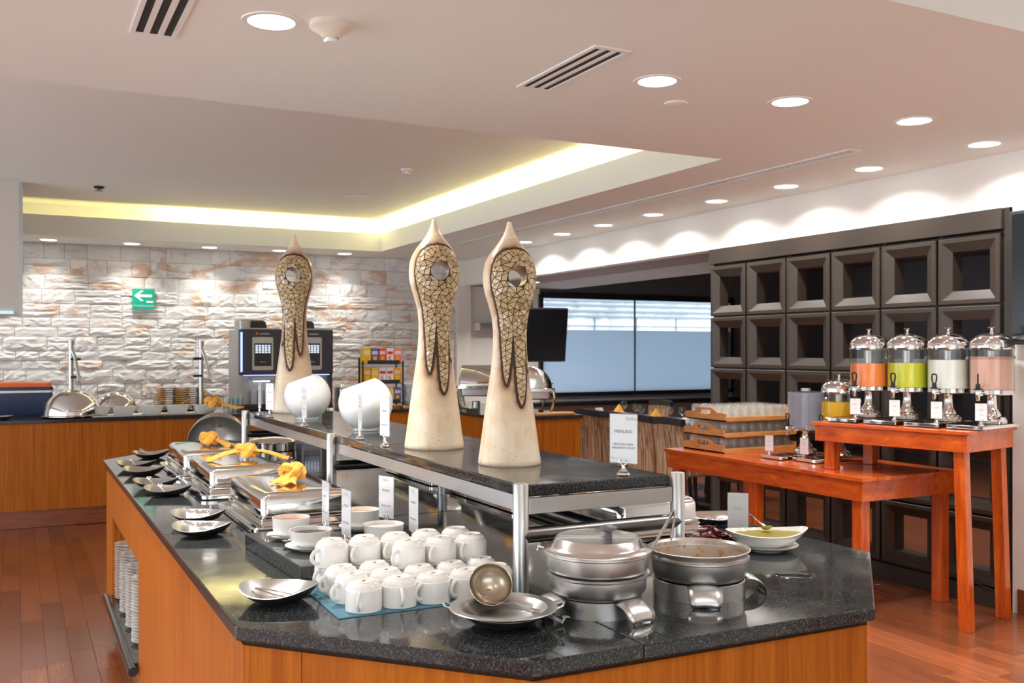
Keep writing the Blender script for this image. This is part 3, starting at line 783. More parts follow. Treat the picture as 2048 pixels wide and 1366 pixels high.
tag(obj('paper_mat', MB().prism([(.605, 1.985), (1.015, 1.977), (1.015, 2.325), (.605, 2.325)], ZG + .0002, ZG + .0020), M['bluemat']), 'teal paper mat spread under the upside-down cups', 'mat')

def oval(a, b, point=0, n=40):        # leaf-like outline, sharper towards +x
    out = []
    for k in range(n):
        t = 2*PI*k/n; x, y = math.cos(t), math.sin(t)
        w = 1 - point * max(0, x)**2 * .5
        out.append((a * x * (1 + point * .12 * max(0, x)**8), b * y * w))
    return out
def boat(name, a, b, h, m_out, m_in, parent, point=.35, lift=.35, foot=.45, wall=.003, n=40):
    prof = [(foot, 0), (foot*1.02, .002/h), (.70, .32), (.90, .74), (1.0, 1.0)]
    ou = oval(a, b, point, n); rings = []
    def ring(f, zf, dz=0, k=0): return [((p[0])*f - k*p[0]/a, p[1]*f - k*p[1]/b, zf*h + lift*h*zf**2*(abs(p[0]/a)**2.5) + dz) for p in ou]
    mb = MB(); mb.mat = 0
    outer = [ring(f, z) for f, z in prof]; mb.rings([[(0, 0, 0)]*n] + outer, False)
    mb.mat = 1
    inner = [ring(f, z, .0006, wall) for f, z in prof[::-1]]; inner[0] = ring(1.0, 1.0, .0012, wall*.9)
    mb.rings([outer[-1]] + inner[:-1] + [ring(foot, 0, .004, wall)], False)
    mb.rings([ring(foot, 0, .004, wall), [(0, 0, .004)]*n], False)
    return obj(name, mb, [m_out, m_in], parent, sharp=60)
def tongs(mb, L=.11, w=.012):
    for s in (-1, 1):
        pts = [(-L/2, s*.002, .012), (-L*.3, s*.008, .010), (0, s*.013, .006), (L*.35, s*.012, .003), (L/2, s*.006, .002)]
        mb.tube(pts, [w*.5, w*.45, w*.35, w*.35, w*.6], 8, flat=.15)
    return mb
# steel boat bowls along the left edge
BL = [(.53, 2.20, .95, 'at the near corner, holding folded tongs'), (.507, 3.085, .9, 'by the nearest chafing dish, front of two'), (.535, 3.335, .9, 'by the nearest chafing dish, rear of two'),
      (.526, 3.99, .88, 'by the middle chafing dish, nearest of four'), (.51, 4.235, .88, 'by the middle chafing dish, second of four'), (.514, 4.68, .88, 'on the left edge, third of four'), (.507, 4.95, .88, 'on the left edge, farthest of four'), (.625, 5.40, .9, 'at the far end, holding a tilted scoop')]
bt = None
for k, (x, y, s, l) in enumerate(BL):
    lab = 'steel boat bowl with black underside ' + l
    if bt is None:
        bt = thing('boat_bowl', lab, 'bowl', (x, y, ZG), 0, 'black bottomed boat bowls on the island'); boat('shell', .088, .094, .025, M['blackenamel'], M['steel'], bt, .55, .55)
        o = bt
    else: o = dup(bt, label=lab)
    o.location = (x, y, ZG); o.rotation_euler[2] = -YAW + math.radians([-6, -4, 4, 0, 6, 0, 3, 10][k]); o.scale = (1.0 if k < 3 else 1.02,) * 3
def utensil(kind, x, y, rz, label, z=ZG + .009):
    if kind == 'tongs':
        t = thing('serving_tongs', label, 'tongs', (x, y, z), rz); obj('arms', tongs(MB()), M['chrome'], t); obj('bow', MB().tube([(-.055, -.004, .012), (-.062, 0, .013), (-.055, .004, .012)], .006, 8, flat=.3), M['chrome'], t)
    elif kind == 'ring':
        t = thing('ring_clip', label, 'serving clip', (x, y, z + .002), rz)
        mb = MB(); pts = [(-.035, -.014, 0), (.0, -.014, 0), (.03, -.012, 0), (.038, 0, 0), (.03, .012, 0), (.0, .014, 0), (-.02, .014, 0)]
        vs = []; 
        for p in pts: vs += [(p[0], p[1], 0), (p[0], p[1], .026)]
        mb.add(vs, [(2*i, 2*i+2, 2*i+3, 2*i+1) for i in range(len(pts)-1)], True)
        o = obj('steel_band', mb, M['chrome'], t, sharp=80); s = o.modifiers.new('s', 'SOLIDIFY'); s.thickness = .0015
        obj('grip', MB().tube([(-.02, .014, .013), (-.045, .02, .022), (-.06, .022, .03)], .004, 8), M['chrome'], t)
    elif kind == 'knob':
        t = thing('knob_server', label, 'serving spoon', (x, y, z), rz)
        obj('shaft', MB().tube([(-.01, 0, .002), (-.02, 0, .012), (-.028, 0, .024)], .003, 8), M['steel'], t)
        obj('knob', MB().lathe([(0, .022), (.008, .024), (.011, .030), (.009, .036), (0, .038)], 18, (-.030, 0)), M['chrome'], t)
        obj('head', MB().lathe([(.0, 0), (.016, .001), (.017, .003), (0, .004)], 16, (.004, 0)), M['steel'], t)
    elif kind == 'scoop':
        t = thing('steel_scoop', label, 'scoop', (x, y, z), rz); mb = MB()
        rings = []
        for k, (px, w, hh, zz) in enumerate(((-.055, .012, .004, .045), (-.045, .018, .014, .030), (-.02, .016, .01, .018), (.02, .012, .004, .010), (.05, .009, .002, .006))):
            rings.append([(px, w*math.cos(a), zz + hh*math.sin(a)) for a in [PI*q/8 for q in range(9)]])
        mb.rings(rings, False, True, False); o = obj('blade', mb, M['steel'], t, sharp=80); s = o.modifiers.new('s', 'SOLIDIFY'); s.thickness = .0012
    return t
utensil('tongs', .53, 2.20, -YAW - .35, 'folded polished tongs lying in the near corner boat bowl')
utensil('ring', .507, 3.085, -YAW + .1, 'steel ring clip standing in the front one of two bowls by the nearest chafing dish')
utensil('ring', .535, 3.335, -YAW - .1, 'steel ring clip standing in the rear one of two bowls by the nearest chafing dish')
utensil('knob', .526, 3.99, -YAW, 'round knob server in the nearest dark boat bowl by the middle chafing dish')
utensil('knob', .512, 4.235, -YAW, 'round knob server in the second dark boat bowl by the middle chafing dish')
utensil('knob', .518, 4.95, -YAW, 'round knob server in the farthest dark boat bowl on the left edge')
utensil('scoop', .625, 5.40, -YAW + .3, 'tilted steel scoop in the bowl at the far end of the island', ZG + .008)

# ------------------------------------------------------------ rectangular chafing dishes
def make_chafer():
    t = thing('chafing_dish', '', 'chafing dish')
    W_, D_ = .36, .60
    obj('drip_frame', MB().rrect([(.012, 0), (.0, .004), (0, .016), (.004, .020), (.010, .0205), (.028, .014), (.034, .014)], W_, D_, .03), M['polish'], t)
    obj('water_pan', MB().rrect([(.042, .013), (.036, .018), (.034, .034), (.030, .038), (.033, .041), (.05, .041)], W_, D_, .03), M['polish'], t)
    obj('lid', MB().rrect([(.036, .0405), (.030, .042), (.030, .047), (.037, .050), (.038, .098), (.042, .107), (.048, .113), (.056, .117), (.066, .1185), (.12, .1195), (.17, .120)], W_, D_, .045, 6), M['polish'], t)
    return t
CH = make_chafer(); CH.location = (.822, 3.30, ZG); CH['label'] = 'rectangular polished chafing dish nearest the camera, behind the soup bowls'; CH['group'] = 'rectangular chafing dishes'
dup(CH, (.800, 4.075, ZG), None, 'rectangular polished chafing dish, middle of the left three, with long napkin tails')
c3 = dup(CH, (.800, 4.73, ZG), None, 'rectangular polished chafing dish with a green sticker, farthest of the left three')
g = tag(obj('green_sticker', MB().box(-.04, -.02, 0, .04, .02, .0006), M['greenmark'], loc=(-.085, .16, .1192), rotz=.4), None); g.parent = c3
dup(CH, (1.735, 2.655, ZG), math.radians(-1), 'rectangular polished chafing dish right of the shelf, beside the dried chillies')
dup(CH, (1.715, 3.27, ZG), 0, 'rectangular polished chafing dish behind the shelf, middle of the right three')
dup(CH, (1.715, 4.03, ZG), 0, 'rectangular polished chafing dish behind the shelf, farthest of the right three')
# round chafer standing open
t = thing('round_chafing_dish', 'round chafing dish with its domed lid standing open, far end of the island', 'chafing dish', (.98, 5.46, ZG), -.25)
obj('pan', MB().lathe([(.10, 0), (.15, .004), (.152, .035), (.158, .038), (.158, .042), (.148, .041), (.14, .02), (0, .016)], 40), M['polish'], t)
dome = MB(); pr = [(.160*math.cos(a), .175*math.sin(a)) for a in [PI/2*k/14 for k in range(15)]]
ax = Matrix.Translation((0, .07, .075)) @ Matrix.Rotation(math.radians(78), 4, 'X').inverted() @ Matrix.Rotation(0, 4, 'Z')
dome.shell([(.164, -.003)] + [(max(r, .0012), z) for r, z in pr], 48, ax=Matrix.Translation((0, .03, .062)) @ Matrix.Rotation(math.radians(-66), 4, 'X'))
dome.v = [(a_, b_, max(c_, .046)) for a_, b_, c_ in dome.v]
o = obj('domed_lid', dome, M['alu'], t, sharp=80); s = o.modifiers.new('s', 'SOLIDIFY'); s.thickness = .002
# second round pot on the right at the far end of the island
t = thing('round_pot', 'low round steel pot on the island behind the middle shelf post', 'pot', (1.29, 5.52, ZG))
obj('body', MB().lathe([(.12, 0), (.135, .004), (.137, .045), (.142, .048), (.142, .052), (.134, .052), (.13, .01), (0, .008)], 40), M['polish'], t)
obj('lid', MB().lathe([(.138, .0525), (.13, .060), (.09, .072), (.04, .078), (0, .079)], 40), M['polish'], t)

# knotted napkins
def napkin(x, y, z, rz, label, tails, ks=1.0, tilt=(0, 0), seed=1):
    r = random.Random(seed); t = thing('knotted_napkin', label, 'napkin', (x, y, z), rz, 'mustard napkins knotted on the lids')
    n = 72; ring = []; mb = MB()
    pts = []
    for k in range(n + 1):
        a = 2*PI*k/n; pts.append(Vector(((math.sin(a) + 2*math.sin(2*a))*.0098, (math.cos(a) - 2*math.cos(2*a))*.0085, .031 - math.sin(3*a)*.013))*ks)
    vs = []; m = 14; prev = Vector((0, 0, 1)); rr = []
    for i, p in enumerate(pts):
        tn = (pts[(i+1) % n] - pts[(i-1) % n]).normalized(); prev = (prev - tn*prev.dot(tn)).normalized(); w = tn.cross(prev); row = []
        for k in range(m):
            a = 2*PI*k/m; rad = .0125*ks*(1 + .16*math.sin(5*a + i*.11 + seed) + .12*noise.noise(Vector((i*.3, k*1.3, seed))))
            q = p + (prev*math.cos(a) + w*math.sin(a)*.95)*rad; q.z = max(q.z, .0005); row.append(q)
        rr.append(row)
    mb.rings(rr, False); obj('knot', mb, M['cloth'], t, sharp=70)
    for (ang, L, wd, zl) in tails:
        mb = MB(); d = Vector((math.cos(ang), math.sin(ang), 0)); s = Vector((-d.y, d.x, 0)); rows = []
        for i in range(15):
            u = i/14; c = d*(.012 + L*u)*ks + Vector((0, 0, max(.004, (.034*(1-u)**1.6 + zl*math.sin(u*PI)))*ks)); w = wd*(.5 + .8*u**.8)*ks; top = []; 
            for k in range(9):
                v = k/8*2 - 1; top.append(c + s*v*w + Vector((0, 0, (.0045*math.cos(v*5 + seed + u*2) + .004*(1-abs(v)))*ks*(.5+.5*u) + .001)) + s*.006*math.sin(u*4 + seed))
            rows.append(top + [p - Vector((0, 0, .003)) for p in top[::-1]])
        for row in rows:
            for q in row: q.z = max(q.z, .0004)
        mb.rings(rows); obj('tail', mb, M['cloth'], t, sharp=70)
    return t
LZ = ZG + .1205
toR, toL = -YAW, PI - YAW
napkin(.835, 3.26, LZ, 0, 'mustard napkin knotted upright on the nearest chafing dish lid', [(toL - .9 + 1.9, .05, .024, 0), (-PI/2 - .5, .06, .024, .0), (PI/2, .03, .022, .03)], 1.2, seed=2)
t2 = napkin(.840, 4.02, LZ, 0, 'mustard napkin with two long tails on the middle chafing dish lid', [(toL + .35, .12, .025, .012), (toR - .05, .13, .026, .012)], 1.22, seed=4)
napkin(.800, 4.66, LZ, 0, 'mustard napkin knotted on the farthest rectangular lid, by the green sticker', [(toR - .25, .09, .022, .004), (toL - .9, .035, .018, .012)], 1.2, seed=6)
napkin(.985, 5.62, ZG + .238, 0, 'mustard napkin knotted on top of the open domed lid', [(toR + .05, .12, .026, .004)], 1.25, seed=8)
napkin(1.80, 2.70, LZ, 0, 'mustard napkin knotted on the chafing lid right of the shelf', [(toR, .06, .016, 0), (toL, .06, .016, 0)], .9, seed=10)
napkin(1.70, 3.30, LZ, 0, 'mustard napkin on the middle right chafing lid, glimpsed under the shelf', [(toR, .08, .016, 0), (toL, .08, .016, 0)], 1, seed=12)
napkin(1.70, 4.06, LZ, 0, 'mustard napkin on the farthest right chafing lid, glimpsed under the shelf', [(toR, .08, .016, 0), (toL, .08, .016, 0)], 1, seed=14)

# ------------------------------------------------------------ riser with sample soups
rz_ = math.radians(4)
t = tag(obj('granite_riser', MB().box(-.20, -.25, 0, .20, .25, .04), M['granite'], loc=(.800, 2.595, ZG), rotz=rz_*0.9, bevel=.002), 'low black granite riser block under the soup bowls', 'riser')
ZR = ZG + .04
def soup_set(x, y, tall, fill, label, slabel, splabel, spa):
    so = tag(obj('saucer', MB().lathe([(.030, 0), (.031, .002), (.05, .005), (.066, .012), (.067, .0135), (.063, .013), (.045, .0075), (0, .006)], 36), M['ceramic'], loc=(x, y, ZR)), slabel, 'saucer')
    t = thing('soup_bowl', label, 'bowl', (x, y, ZR + .0065))
    if tall: pr = [(.030, 0), (.031, .002), (.046, .010), (.0505, .022), (.052, .052), (.0525, .0535), (.0505, .0535), (.0485, .022), (.04, .010), (0, .006)]
    else: pr = [(.028, 0), (.030, .003), (.047, .012), (.0535, .026), (.0555, .044), (.0562, .0465), (.054, .0465), (.0515, .026), (.044, .014), (0, .006)]
    obj('shell', MB().lathe(pr, 40), M['ceramic'], t)
    zf = .041 if tall else .036
    obj('contents', MB().lathe([(.0485 if tall else .0515, zf), (0, zf + .001)], 32), M[fill], t)
    sp = thing('soup_spoon', splabel, 'spoon', (x, y, ZR + .004), spa)
    obj('handle', MB().tube([(-.055, -.062, .012), (-.02, -.060, .016), (.02, -.058, .011), (.05, -.056, .006)], [.0045, .003, .0022, .003], 8, flat=.5), M['chrome'], sp)
    mb = MB(); mb.lathe([(.0, .002), (.012, .004), (.016, .009), (.015, .0085), (0, .004)], 20); mb.xf(Matrix.Translation((.066, -.054, 0)) @ Matrix.Diagonal((1.3, .85, 1, 1))); obj('bowl', mb, M['chrome'], sp)
M['soup2'] = mat('pale_orange_cream', (.72, .46, .30), .4); M['soup3'] = mat('pale_grey_cream', (.55, .52, .50), .4)
soup_set(.686, 2.705, True, 'salsa', 'tall white bowl of red sauce at the back left of the riser', 'white saucer under the tall bowl of red sauce', 'chrome spoon beside the tall bowl of red sauce', -.5)
soup_set(.694, 2.53, False, 'beans', 'round white bowl of dark beans at the front left of the riser', 'white saucer under the round bowl of dark beans', 'long chrome spoon in front of the bowl of dark beans', PI - .45)
soup_set(.905, 2.74, True, 'soup2', 'tall white bowl of pale orange soup at the back right of the riser', 'white saucer under the bowl of pale orange soup', 'chrome spoon beside the bowl of pale orange soup', PI - .3)
soup_set(.895, 2.52, False, 'soup3', 'round white bowl of pale cream at the front right of the riser', 'white saucer under the round bowl of pale cream', 'chrome spoon behind the round bowl of pale cream', .7)

# ------------------------------------------------------------ cards in chrome clips
def make_clip(t, h=.028, k=1.0):
    cb_ = obj('clip_base', MB().lathe([(.0165, 0), (.0175, .003), (.0165, .006), (.012, .008), (.0125, .011), (.008, .015), (.0045, .019), (.0040, h)], 24), M['chrome'], t)
    for s in (-1, 1):
        mb = MB(); mb.tube([(s*.001, 0, h-.002), (s*.009, 0, h+.004), (s*.010, 0, h+.011), (s*.006, 0, h+.014)], .0026, 8); obj('clip_jaw', mb, M['chrome'], cb_)
def card(x, y, z, rz, label, w=.066, h=.13, lines=(), clip=True, blank=False, lift=.030, lean=0):
    t = thing('label_card', label, 'label card', (x, y, z), rz)
    if clip: make_clip(t, lift)
    zz = lift + .004 if clip else .001
    obj('paper', MB().box(-w/2+.002, -.0004, zz+.002, w/2-.002, .0004, zz+h-.002), M['paper'], t)
    obj('sleeve', MB().box(-w/2, -.0011, zz, w/2, .0011, zz+h), M['acrylic'], t)
    for k, (s, size, fz, ink) in enumerate(lines):
        text('print', s, size, (0 if k else w*.0, -.00118, zz + h*fz), (PI/2, 0, 0), M[ink], t, ext=0)
    return t
LN = [('Buffet', .010, .90, 'lightink'), ('FRIJOLES', .0085, .66, 'ink'), ('REFRIED BEANS', .0065, .30, 'ink')]
def q(px, py, z): p = P(px, py, z); return p.x, p.y
W90 = -PI/2
card(1.375, 2.06, ZS, math.radians(-57), 'menu card reading menudo on the near end of the raised shelf', .078, .128,
     [('MENUDO', .0115, .64, 'ink'), ('MEXICAN TRIPE', .0078, .385, 'ink'), ('BREAKFAST SOUP', .0078, .315, 'ink')], lift=.026)
mc = [o for o in bpy.data.objects if o.get('label', '').startswith('menu card')][0]
text('print', 'Buffet', .0125, (.037, -.00118, .030 + .128*.90), (PI/2, 0, 0), M['lightink'], mc, align='RIGHT', ext=0)
text('print', 'Barceló', .006, (-.033, -.00118, .030 + .128*.11), (PI/2, 0, 0), M['lightink'], mc, align='LEFT', ext=0)
LC = [((1.062, 4.80), 'thin card on a chrome clip, farthest on the left edge of the shelf'), ((1.07, 4.62), 'thin card on a chrome clip, second farthest on the shelf edge'), ((1.07, 4.0), 'thin card on a chrome clip in front of the far white globe bowl'), ((1.09, 3.32), 'thin card on a chrome clip in front of the near globe bowl, left one'), ((1.08, 3.03), 'wide card on a chrome clip in front of the near globe bowl, right one')]
for k, ((x, y), l) in enumerate(LC):
    card(x, y, ZS, W90 + [-.03, .28, .02, -.14, .10][k], l, .075, .128, LN)
for (x, y, l, dr) in ((.790, 2.72, 'small card standing left behind the bowl of dark beans', .0), (.792, 2.53, 'small card standing right of the bowl of dark beans', .05), (.985, 2.75, 'small card standing behind the bowl of pale orange soup', .35), (.975, 2.50, 'small card standing right of the bowl of pale cream', .0)):
    card(x, y, ZR, W90 + dr, l, .072, .128, LN, lift=.02)
p = P(1476, 1066, ZG); card(p.x, p.y, ZG, math.radians(-38), 'blank white card standing between the chillies and the steel platter', .066, .125, [('CHILES', .008, .6, 'lightink')], clip=False)

# ------------------------------------------------------------ white globe bowls
def globe(x, y, label, rz):
    t = thing('globe_bowl', label, 'bowl', (x, y, ZS), rz, 'white globe bowls on the raised shelf')
    R = .1075; n = Vector((-.34, -.02, .94)).normalized(); cth = .77; a0 = math.acos(cth)
    zq = Vector((0, 0, 1)).rotation_difference(n).to_matrix().to_4x4(); ax = Matrix.Translation((0, 0, .1075)) @ zq
    pr = [(R*math.sin(a), R*math.cos(a)) for a in [a0 + (PI - a0)*k/26 for k in range(27)]]
    inn = [((R-.005)*math.sin(a), (R-.005)*math.cos(a)) for a in [PI - (PI - a0)*k/20 for k in range(21)]]
    prof = [(max(r, .00001), z) for r, z in inn] + [(max(r, .00001), z) for r, z in pr]
    mb = MB(); mb.shell(prof, 64, ax=ax)
    for i, v in enumerate(mb.v):
        if v[2] < .0045: mb.v[i] = (v[0], v[1], .0045 + .001 * (v[2] < .002))
    obj('globe', mb, M['porcelain'], t, sharp=60)
    obj('foot_ring', MB().lathe([(.046, 0), (.050, .001), (.0505, .006), (.047, .009), (.053, .0135), (.02, .012)], 48), M['porcelain'], t)
globe(1.192, 4.40, 'glossy white globe bowl with a slanted opening, the smaller looking far one', -YAW)
globe(1.232, 3.68, 'glossy white globe bowl with a slanted opening, the larger looking near one', -YAW)
LJ = [('Buffet', .009, .90, 'lightink'), ('JUGO', .0085, .62, 'ink'), ('JUICE', .0065, .35, 'ink')]
M['potin'] = mat('stained_pot_inside', (.50, .42, .34), .38, .55)
_m = M['potin']; _n = noise_t(_m, coords(_m, (1, 1, 1), 'Object'), 55, 4, .6); _c = ramp(_m, _n, [(.52, (.56, .50, .43)), (.62, (.50, .34, .18)), (.70, (.52, .20, .05))]); L(_m, _c, bsdf(_m).inputs['Base Color'])
M['satin'] = mat('satin_steel', (.72, .71, .70), .2, 1)

# ------------------------------------------------------------ soup pots near the right corner
def tongue(mb, ang, r, w=.075, drop=.040, reach=.048):   # a flange lip folded outward and down
    d = Vector((math.cos(ang), math.sin(ang), 0)); s = Vector((-d.y, d.x, 0)); rows = []
    for k in range(9):
        u = k/8; a = u*PI*.5; c = d*(r + reach*math.sin(a)) + Vector((0, 0, .036 - drop*(1-math.cos(a))*.9)); wd = w/2*(1 if u < .6 else math.cos((u-.6)*1.7))
        rows.append([c + s*wd*v + Vector((0, 0, .006*(1-v*v)*(1-u*.3))) for v in (-1, -.6, -.2, .2, .6, 1)])
    mb.rings(rows, False, True, False)
def pot(x, y, label, k):
    t = thing('soup_pot', label, 'pot', (x, y, ZG)); r0 = .097 if k == 0 else .107
    mb = MB(); mb.shell([(r0-.003, .001), (r0, 0), (r0, .036), (r0-.002, .037), (r0-.004, .034), (r0-.004, .001), (r0-.003, .001)], 56); obj('stand_ring', mb, M['steel'], t)
    toc = math.atan2(-y, -x); left = toc - math.radians(90)
    for a in ((toc - math.radians(62), toc + math.radians(42)) if k == 0 else (toc + math.radians(6), toc + math.radians(108))):
        mb = MB(); tongue(mb, a, r0 - .002); o = obj('folded_lip', mb, M['steel'], t, sharp=80); s = o.modifiers.new('s', 'SOLIDIFY'); s.thickness = .0015
    if k == 0:
        obj('lower_pan', MB().lathe([(.085, .036), (.098, .040), (.106, .050), (.108, .078), (.1135, .082), (.1140, .086), (.108, .0865)], 64), M['alu'], t)
        obj('upper_pan', MB().lathe([(.095, .0866), (.107, .090), (.1115, .098), (.1125, .124), (.117, .127), (.117, .131), (.11, .1315)], 64), M['alu'], t)
        obj('lid', MB().lathe([(.116, .1315), (.1205, .1325), (.1205, .1355), (.104, .140), (.1005, .144), (.0935, .158), (.090, .1605), (.088, .1600), (0, .1602)], 64), M['satin'], t)
        mb = MB()
        mb.tube([(-.085*math.cos(-YAW)*1, -.085*math.sin(-YAW), .1612), (.085*math.cos(-YAW), .085*math.sin(-YAW), .1612)], .0013, 6); obj('hinge', mb, M['steel'], t)
        kn = toc; kx, ky = .03*math.cos(kn+.9), .03*math.sin(kn+.9)
        obj('knob', MB().lathe([(.009, .160), (.0085, .172), (.012, .176), (.0195, .180), (.0195, .184), (.012, .188), (0, .189)], 28, (kx, ky)), M['knob'], t)
        mb = MB(); mb.tube([(-.118*ca, .118*sa, .134), (-.130*ca, .130*sa, .138), (-.132*ca, .132*sa, .130)], .007, 8, flat=.4); obj('lid_lip', mb, M['steel'], t)
    else:
        obj('outer_pan', MB().shell([(.09, .036), (.102, .040), (.109, .050), (.1125, .082), (.1165, .085), (.1165, .0885), (.11, .089)], 64), M['alu'], t)
        obj('inner_pan', MB().shell([(.111, .089), (.114, .100), (.119, .103), (.1195, .1055), (.1165, .106), (.1125, .100)], 64), M['alu'], t)
        obj('stained_inside', MB().shell([(.1125, .100), (.1085, .062), (.1075, .055), (.09, .047), (.0001, .046)], 64), M['potin'], t)
        obj('soup_residue', MB().lathe([(.1065, .058), (0, .059)], 48), M['soup'], t)
    return t
pot(1.135, 1.803, 'covered aluminium soup pot with a grey knob on its lid', 0)
pot(1.428, 1.822, 'open aluminium soup pot without a lid, right of the covered pot', 1)
t = thing('pot_ladle', 'long steel ladle hooked over the rim of the open pot', 'ladle', (1.428, 1.822, ZG))
hb = P(1300, 1103, 1.015) - Vector((1.428, 1.822, ZG)); tp = P(1346, 1026, 1.075) - Vector((1.428, 1.822, ZG)); e2 = P(1342, 1078, 1.035) - Vector((1.428, 1.822, ZG))
obj('handle', MB().tube([hb*.6 + Vector((0, 0, -.012)), hb, hb.lerp(tp, .5), tp, tp + Vector((.008, .004, .002)), tp.lerp(e2, .25) + Vector((.006, 0, 0)), e2], .0055, 10, flat=.3), M['steel'], t)
b = MB().shell([(.028*math.cos(a), .028*math.sin(a)) for a in [-PI/2 + PI/2*k/8 for k in range(9)]], 24); b.xf(Matrix.Translation(hb*.55 + Vector((0, 0, -.008))))
obj('cup', b, M['steel'], t, sharp=80)
# ladle resting bowls in front
t = thing('boat_bowl', 'black bottomed steel bowl under the steel dish, at the front edge', 'bowl', (.900, 1.795, ZG)); boat('shell', .092, .092, .026, M['blackenamel'], M['steel'], t, .0, .1)
t = thing('rest_dish', 'oval steel dish with two small ears resting on the black bowl', 'dish', (.900, 1.795, ZG + .0068), -YAW)
obj('dish', MB().lathe([(.044, .0), (.068, .003), (.092, .025), (.112, .0285), (.114, .030), (.112, .0315), (.092, .0300), (.067, .006), (0, .004)], 56), M['steel'], t)
for s in (-1, 1):
    obj('ear', MB().tube([(s*.110, .018, .030), (s*.122, .014, .034), (s*.126, 0, .038), (s*.122, -.014, .034), (s*.110, -.018, .030)], .003, 8, flat=.7), M['steel'], t)
t = thing('soup_ladle', 'large steel ladle with a golden looking bowl leaning over the steel dish', 'ladle', (0, 0, 0))
lc = P(982, 1168, .978); tocv = (Vector((0, 0, CZ)) - lc).normalized()
axq = Vector((0, 0, 1)).rotation_difference((tocv + Vector((0, 0, .35)) + Vector((.15, 0, 0))).normalized()).to_matrix().to_4x4()
mb = MB(); mb.shell([(max(.047*math.cos(a), .0008), .040*math.sin(a)) for a in [-PI/2 + PI/2*k/14 for k in range(15)]], 48, ax=Matrix.Translation(lc) @ axq)
o = obj('bowl', mb, M['golden'], t, sharp=80); s = o.modifiers.new('s', 'SOLIDIFY'); s.thickness = .0014
r1 = lc + Vector((.012, -.01, -.038)); r2 = P(1090, 1232, .925); r3 = P(1126, 1244, .916)
obj('handle', MB().tube([lc + Vector((.0, .0, -.040)), r1 + Vector((.03, -.015, -.001)), r2 + Vector((0, 0, .006)), r3, r3 + Vector((.006, -.004, .012)), r3 + Vector((-.012, -.008, .014))], [.006, .006, .007, .009, .009, .008], 10, flat=.25), M['steel'], t)
# condiment dish
cd = P(1543, 1100, ZG)
tag(obj('saucer', MB().lathe([(.045, 0), (.047, .003), (.075, .008), (.090, .016), (.0905, .0175), (.086, .017), (.055, .0085), (0, .007)], 40), M['ceramic'], loc=(1.905, 2.125, ZG)), 'white saucer under the leaf shaped dish of green powder', 'saucer')
t = thing('leaf_dish', 'white leaf shaped dish heaped with green powder, at the right corner', 'dish', (1.905, 2.125, ZG + .0075), -YAW + .15)
boat('shell', .118, .082, .040, M['ceramic'], M['ceramic'], t, .55, .28, .42, .004)
ou = oval(.099, .066, .5, 40); rings = []
for f, z in ((1, .028), (.85, .034), (.6, .040), (.3, .043), (0.001, .044)):
    rings.append([(p[0]*f, p[1]*f, z + .006*noise.noise(Vector((p[0]*f*28, p[1]*f*28, 1)))*(f > .01) + .010*(abs(p[0]*f)/.1)**2) for p in ou])
o = obj('green_powder', MB().rings(rings, False), M['powder'], t, sharp=180); o['kind'] = 'stuff'
t = thing('sauce_spoon', 'steel spoon stuck into the green powder', 'spoon', (1.905, 2.125, ZG + .0075), -YAW)
obj('bowl', MB().lathe([(0, .0), (.010, .002), (.017, .008), (.016, .0078), (.009, .0035), (0, .002)], 24).xf(Matrix.Translation((.0, -.01, .050)) @ Matrix.Rotation(-.5, 4, 'X')), M['chrome'], t)
obj('handle', MB().tube([(-.002, .0, .058), (-.012, .03, .066), (-.024, .055, .076), (-.030, .065, .08)], [.003, .002, .0025, .004], 8), M['chrome'], t)
# steel platter and ladle at the far right corner
t = thing('steel_platter', 'large oval steel platter at the right back corner of the granite top', 'platter', (2.035, 2.52, ZG), -YAW + .25); boat('shell', .112, .085, .026, M['polish'], M['polish'], t, .55, .3, .5)
t = thing('flat_ladle', 'steel serving spoon leaning on the rim of the steel platter', 'spoon', (2.035, 2.52, ZG), -YAW + .25)
obj('handle', MB().tube([(-.13, .05, .062), (-.10, .04, .050), (-.04, .01, .022), (0, -.01, .012)], [.006, .005, .004, .006], 8, flat=.5), M['chrome'], t)
obj('head', MB().lathe([(0, .006), (.02, .008), (.03, .014), (.029, .0135), (0, .008)], 24, (.02, -.015)), M['chrome'], t)
# dried chillies in a shallow dark dish
t = thing('chili_dish', 'shallow black dish under the dried chillies', 'dish', (1.805, 2.235, ZG), -YAW); obj('dish', MB().lathe([(.07, 0), (.09, .003), (.10, .008), (.10, .0095), (.09, .006), (0, .003)], 40).xf(Matrix.Diagonal((1.0, .8, 1, 1))), M['blackenamel'], t)
ch = []
for k in range(3):
    L_ = .055 + .01*k; pts = [(-L_/2 + L_*i/7, .006*math.sin(i*.6 + k), .005 + .004*math.sin(i*.9 + k*2)) for i in range(8)]
    t = thing('dried_chili', '', 'chilli'); obj('pod', MB().tube(pts, [.0022, .0062, .0072, .0068, .006, .0048, .003, .001], 7, flat=.75), M['chili'], t); obj('stem', MB().tube([pts[0], (pts[0][0]-.008, pts[0][1]+.003, pts[0][2]+.003)], .0011, 5), mat('dry_stem%d' % k, (.2, .12, .05), .8), t); ch.append(t)
for k in range(44):
    a = rnd.uniform(0, 2*PI); rr = .088*math.sqrt(rnd.random()); px, py = 1.805 + rr*math.cos(a), 2.235 + rr*.75*math.sin(a)
    o = ch[k] if k < 3 else dup(ch[k % 3]); lift = .006 + max(0, (1 - rr/.085))*rnd.uniform(.006, .050)
    o.location = (px, py, ZG + lift); o.rotation_euler = (rnd.uniform(-.4, .4), rnd.uniform(-.45, .25), rnd.uniform(0, 2*PI)); o['label'] = 'dark red dried chilli in the pile behind the open pot'; o['group'] = 'dried chillies in the pile'
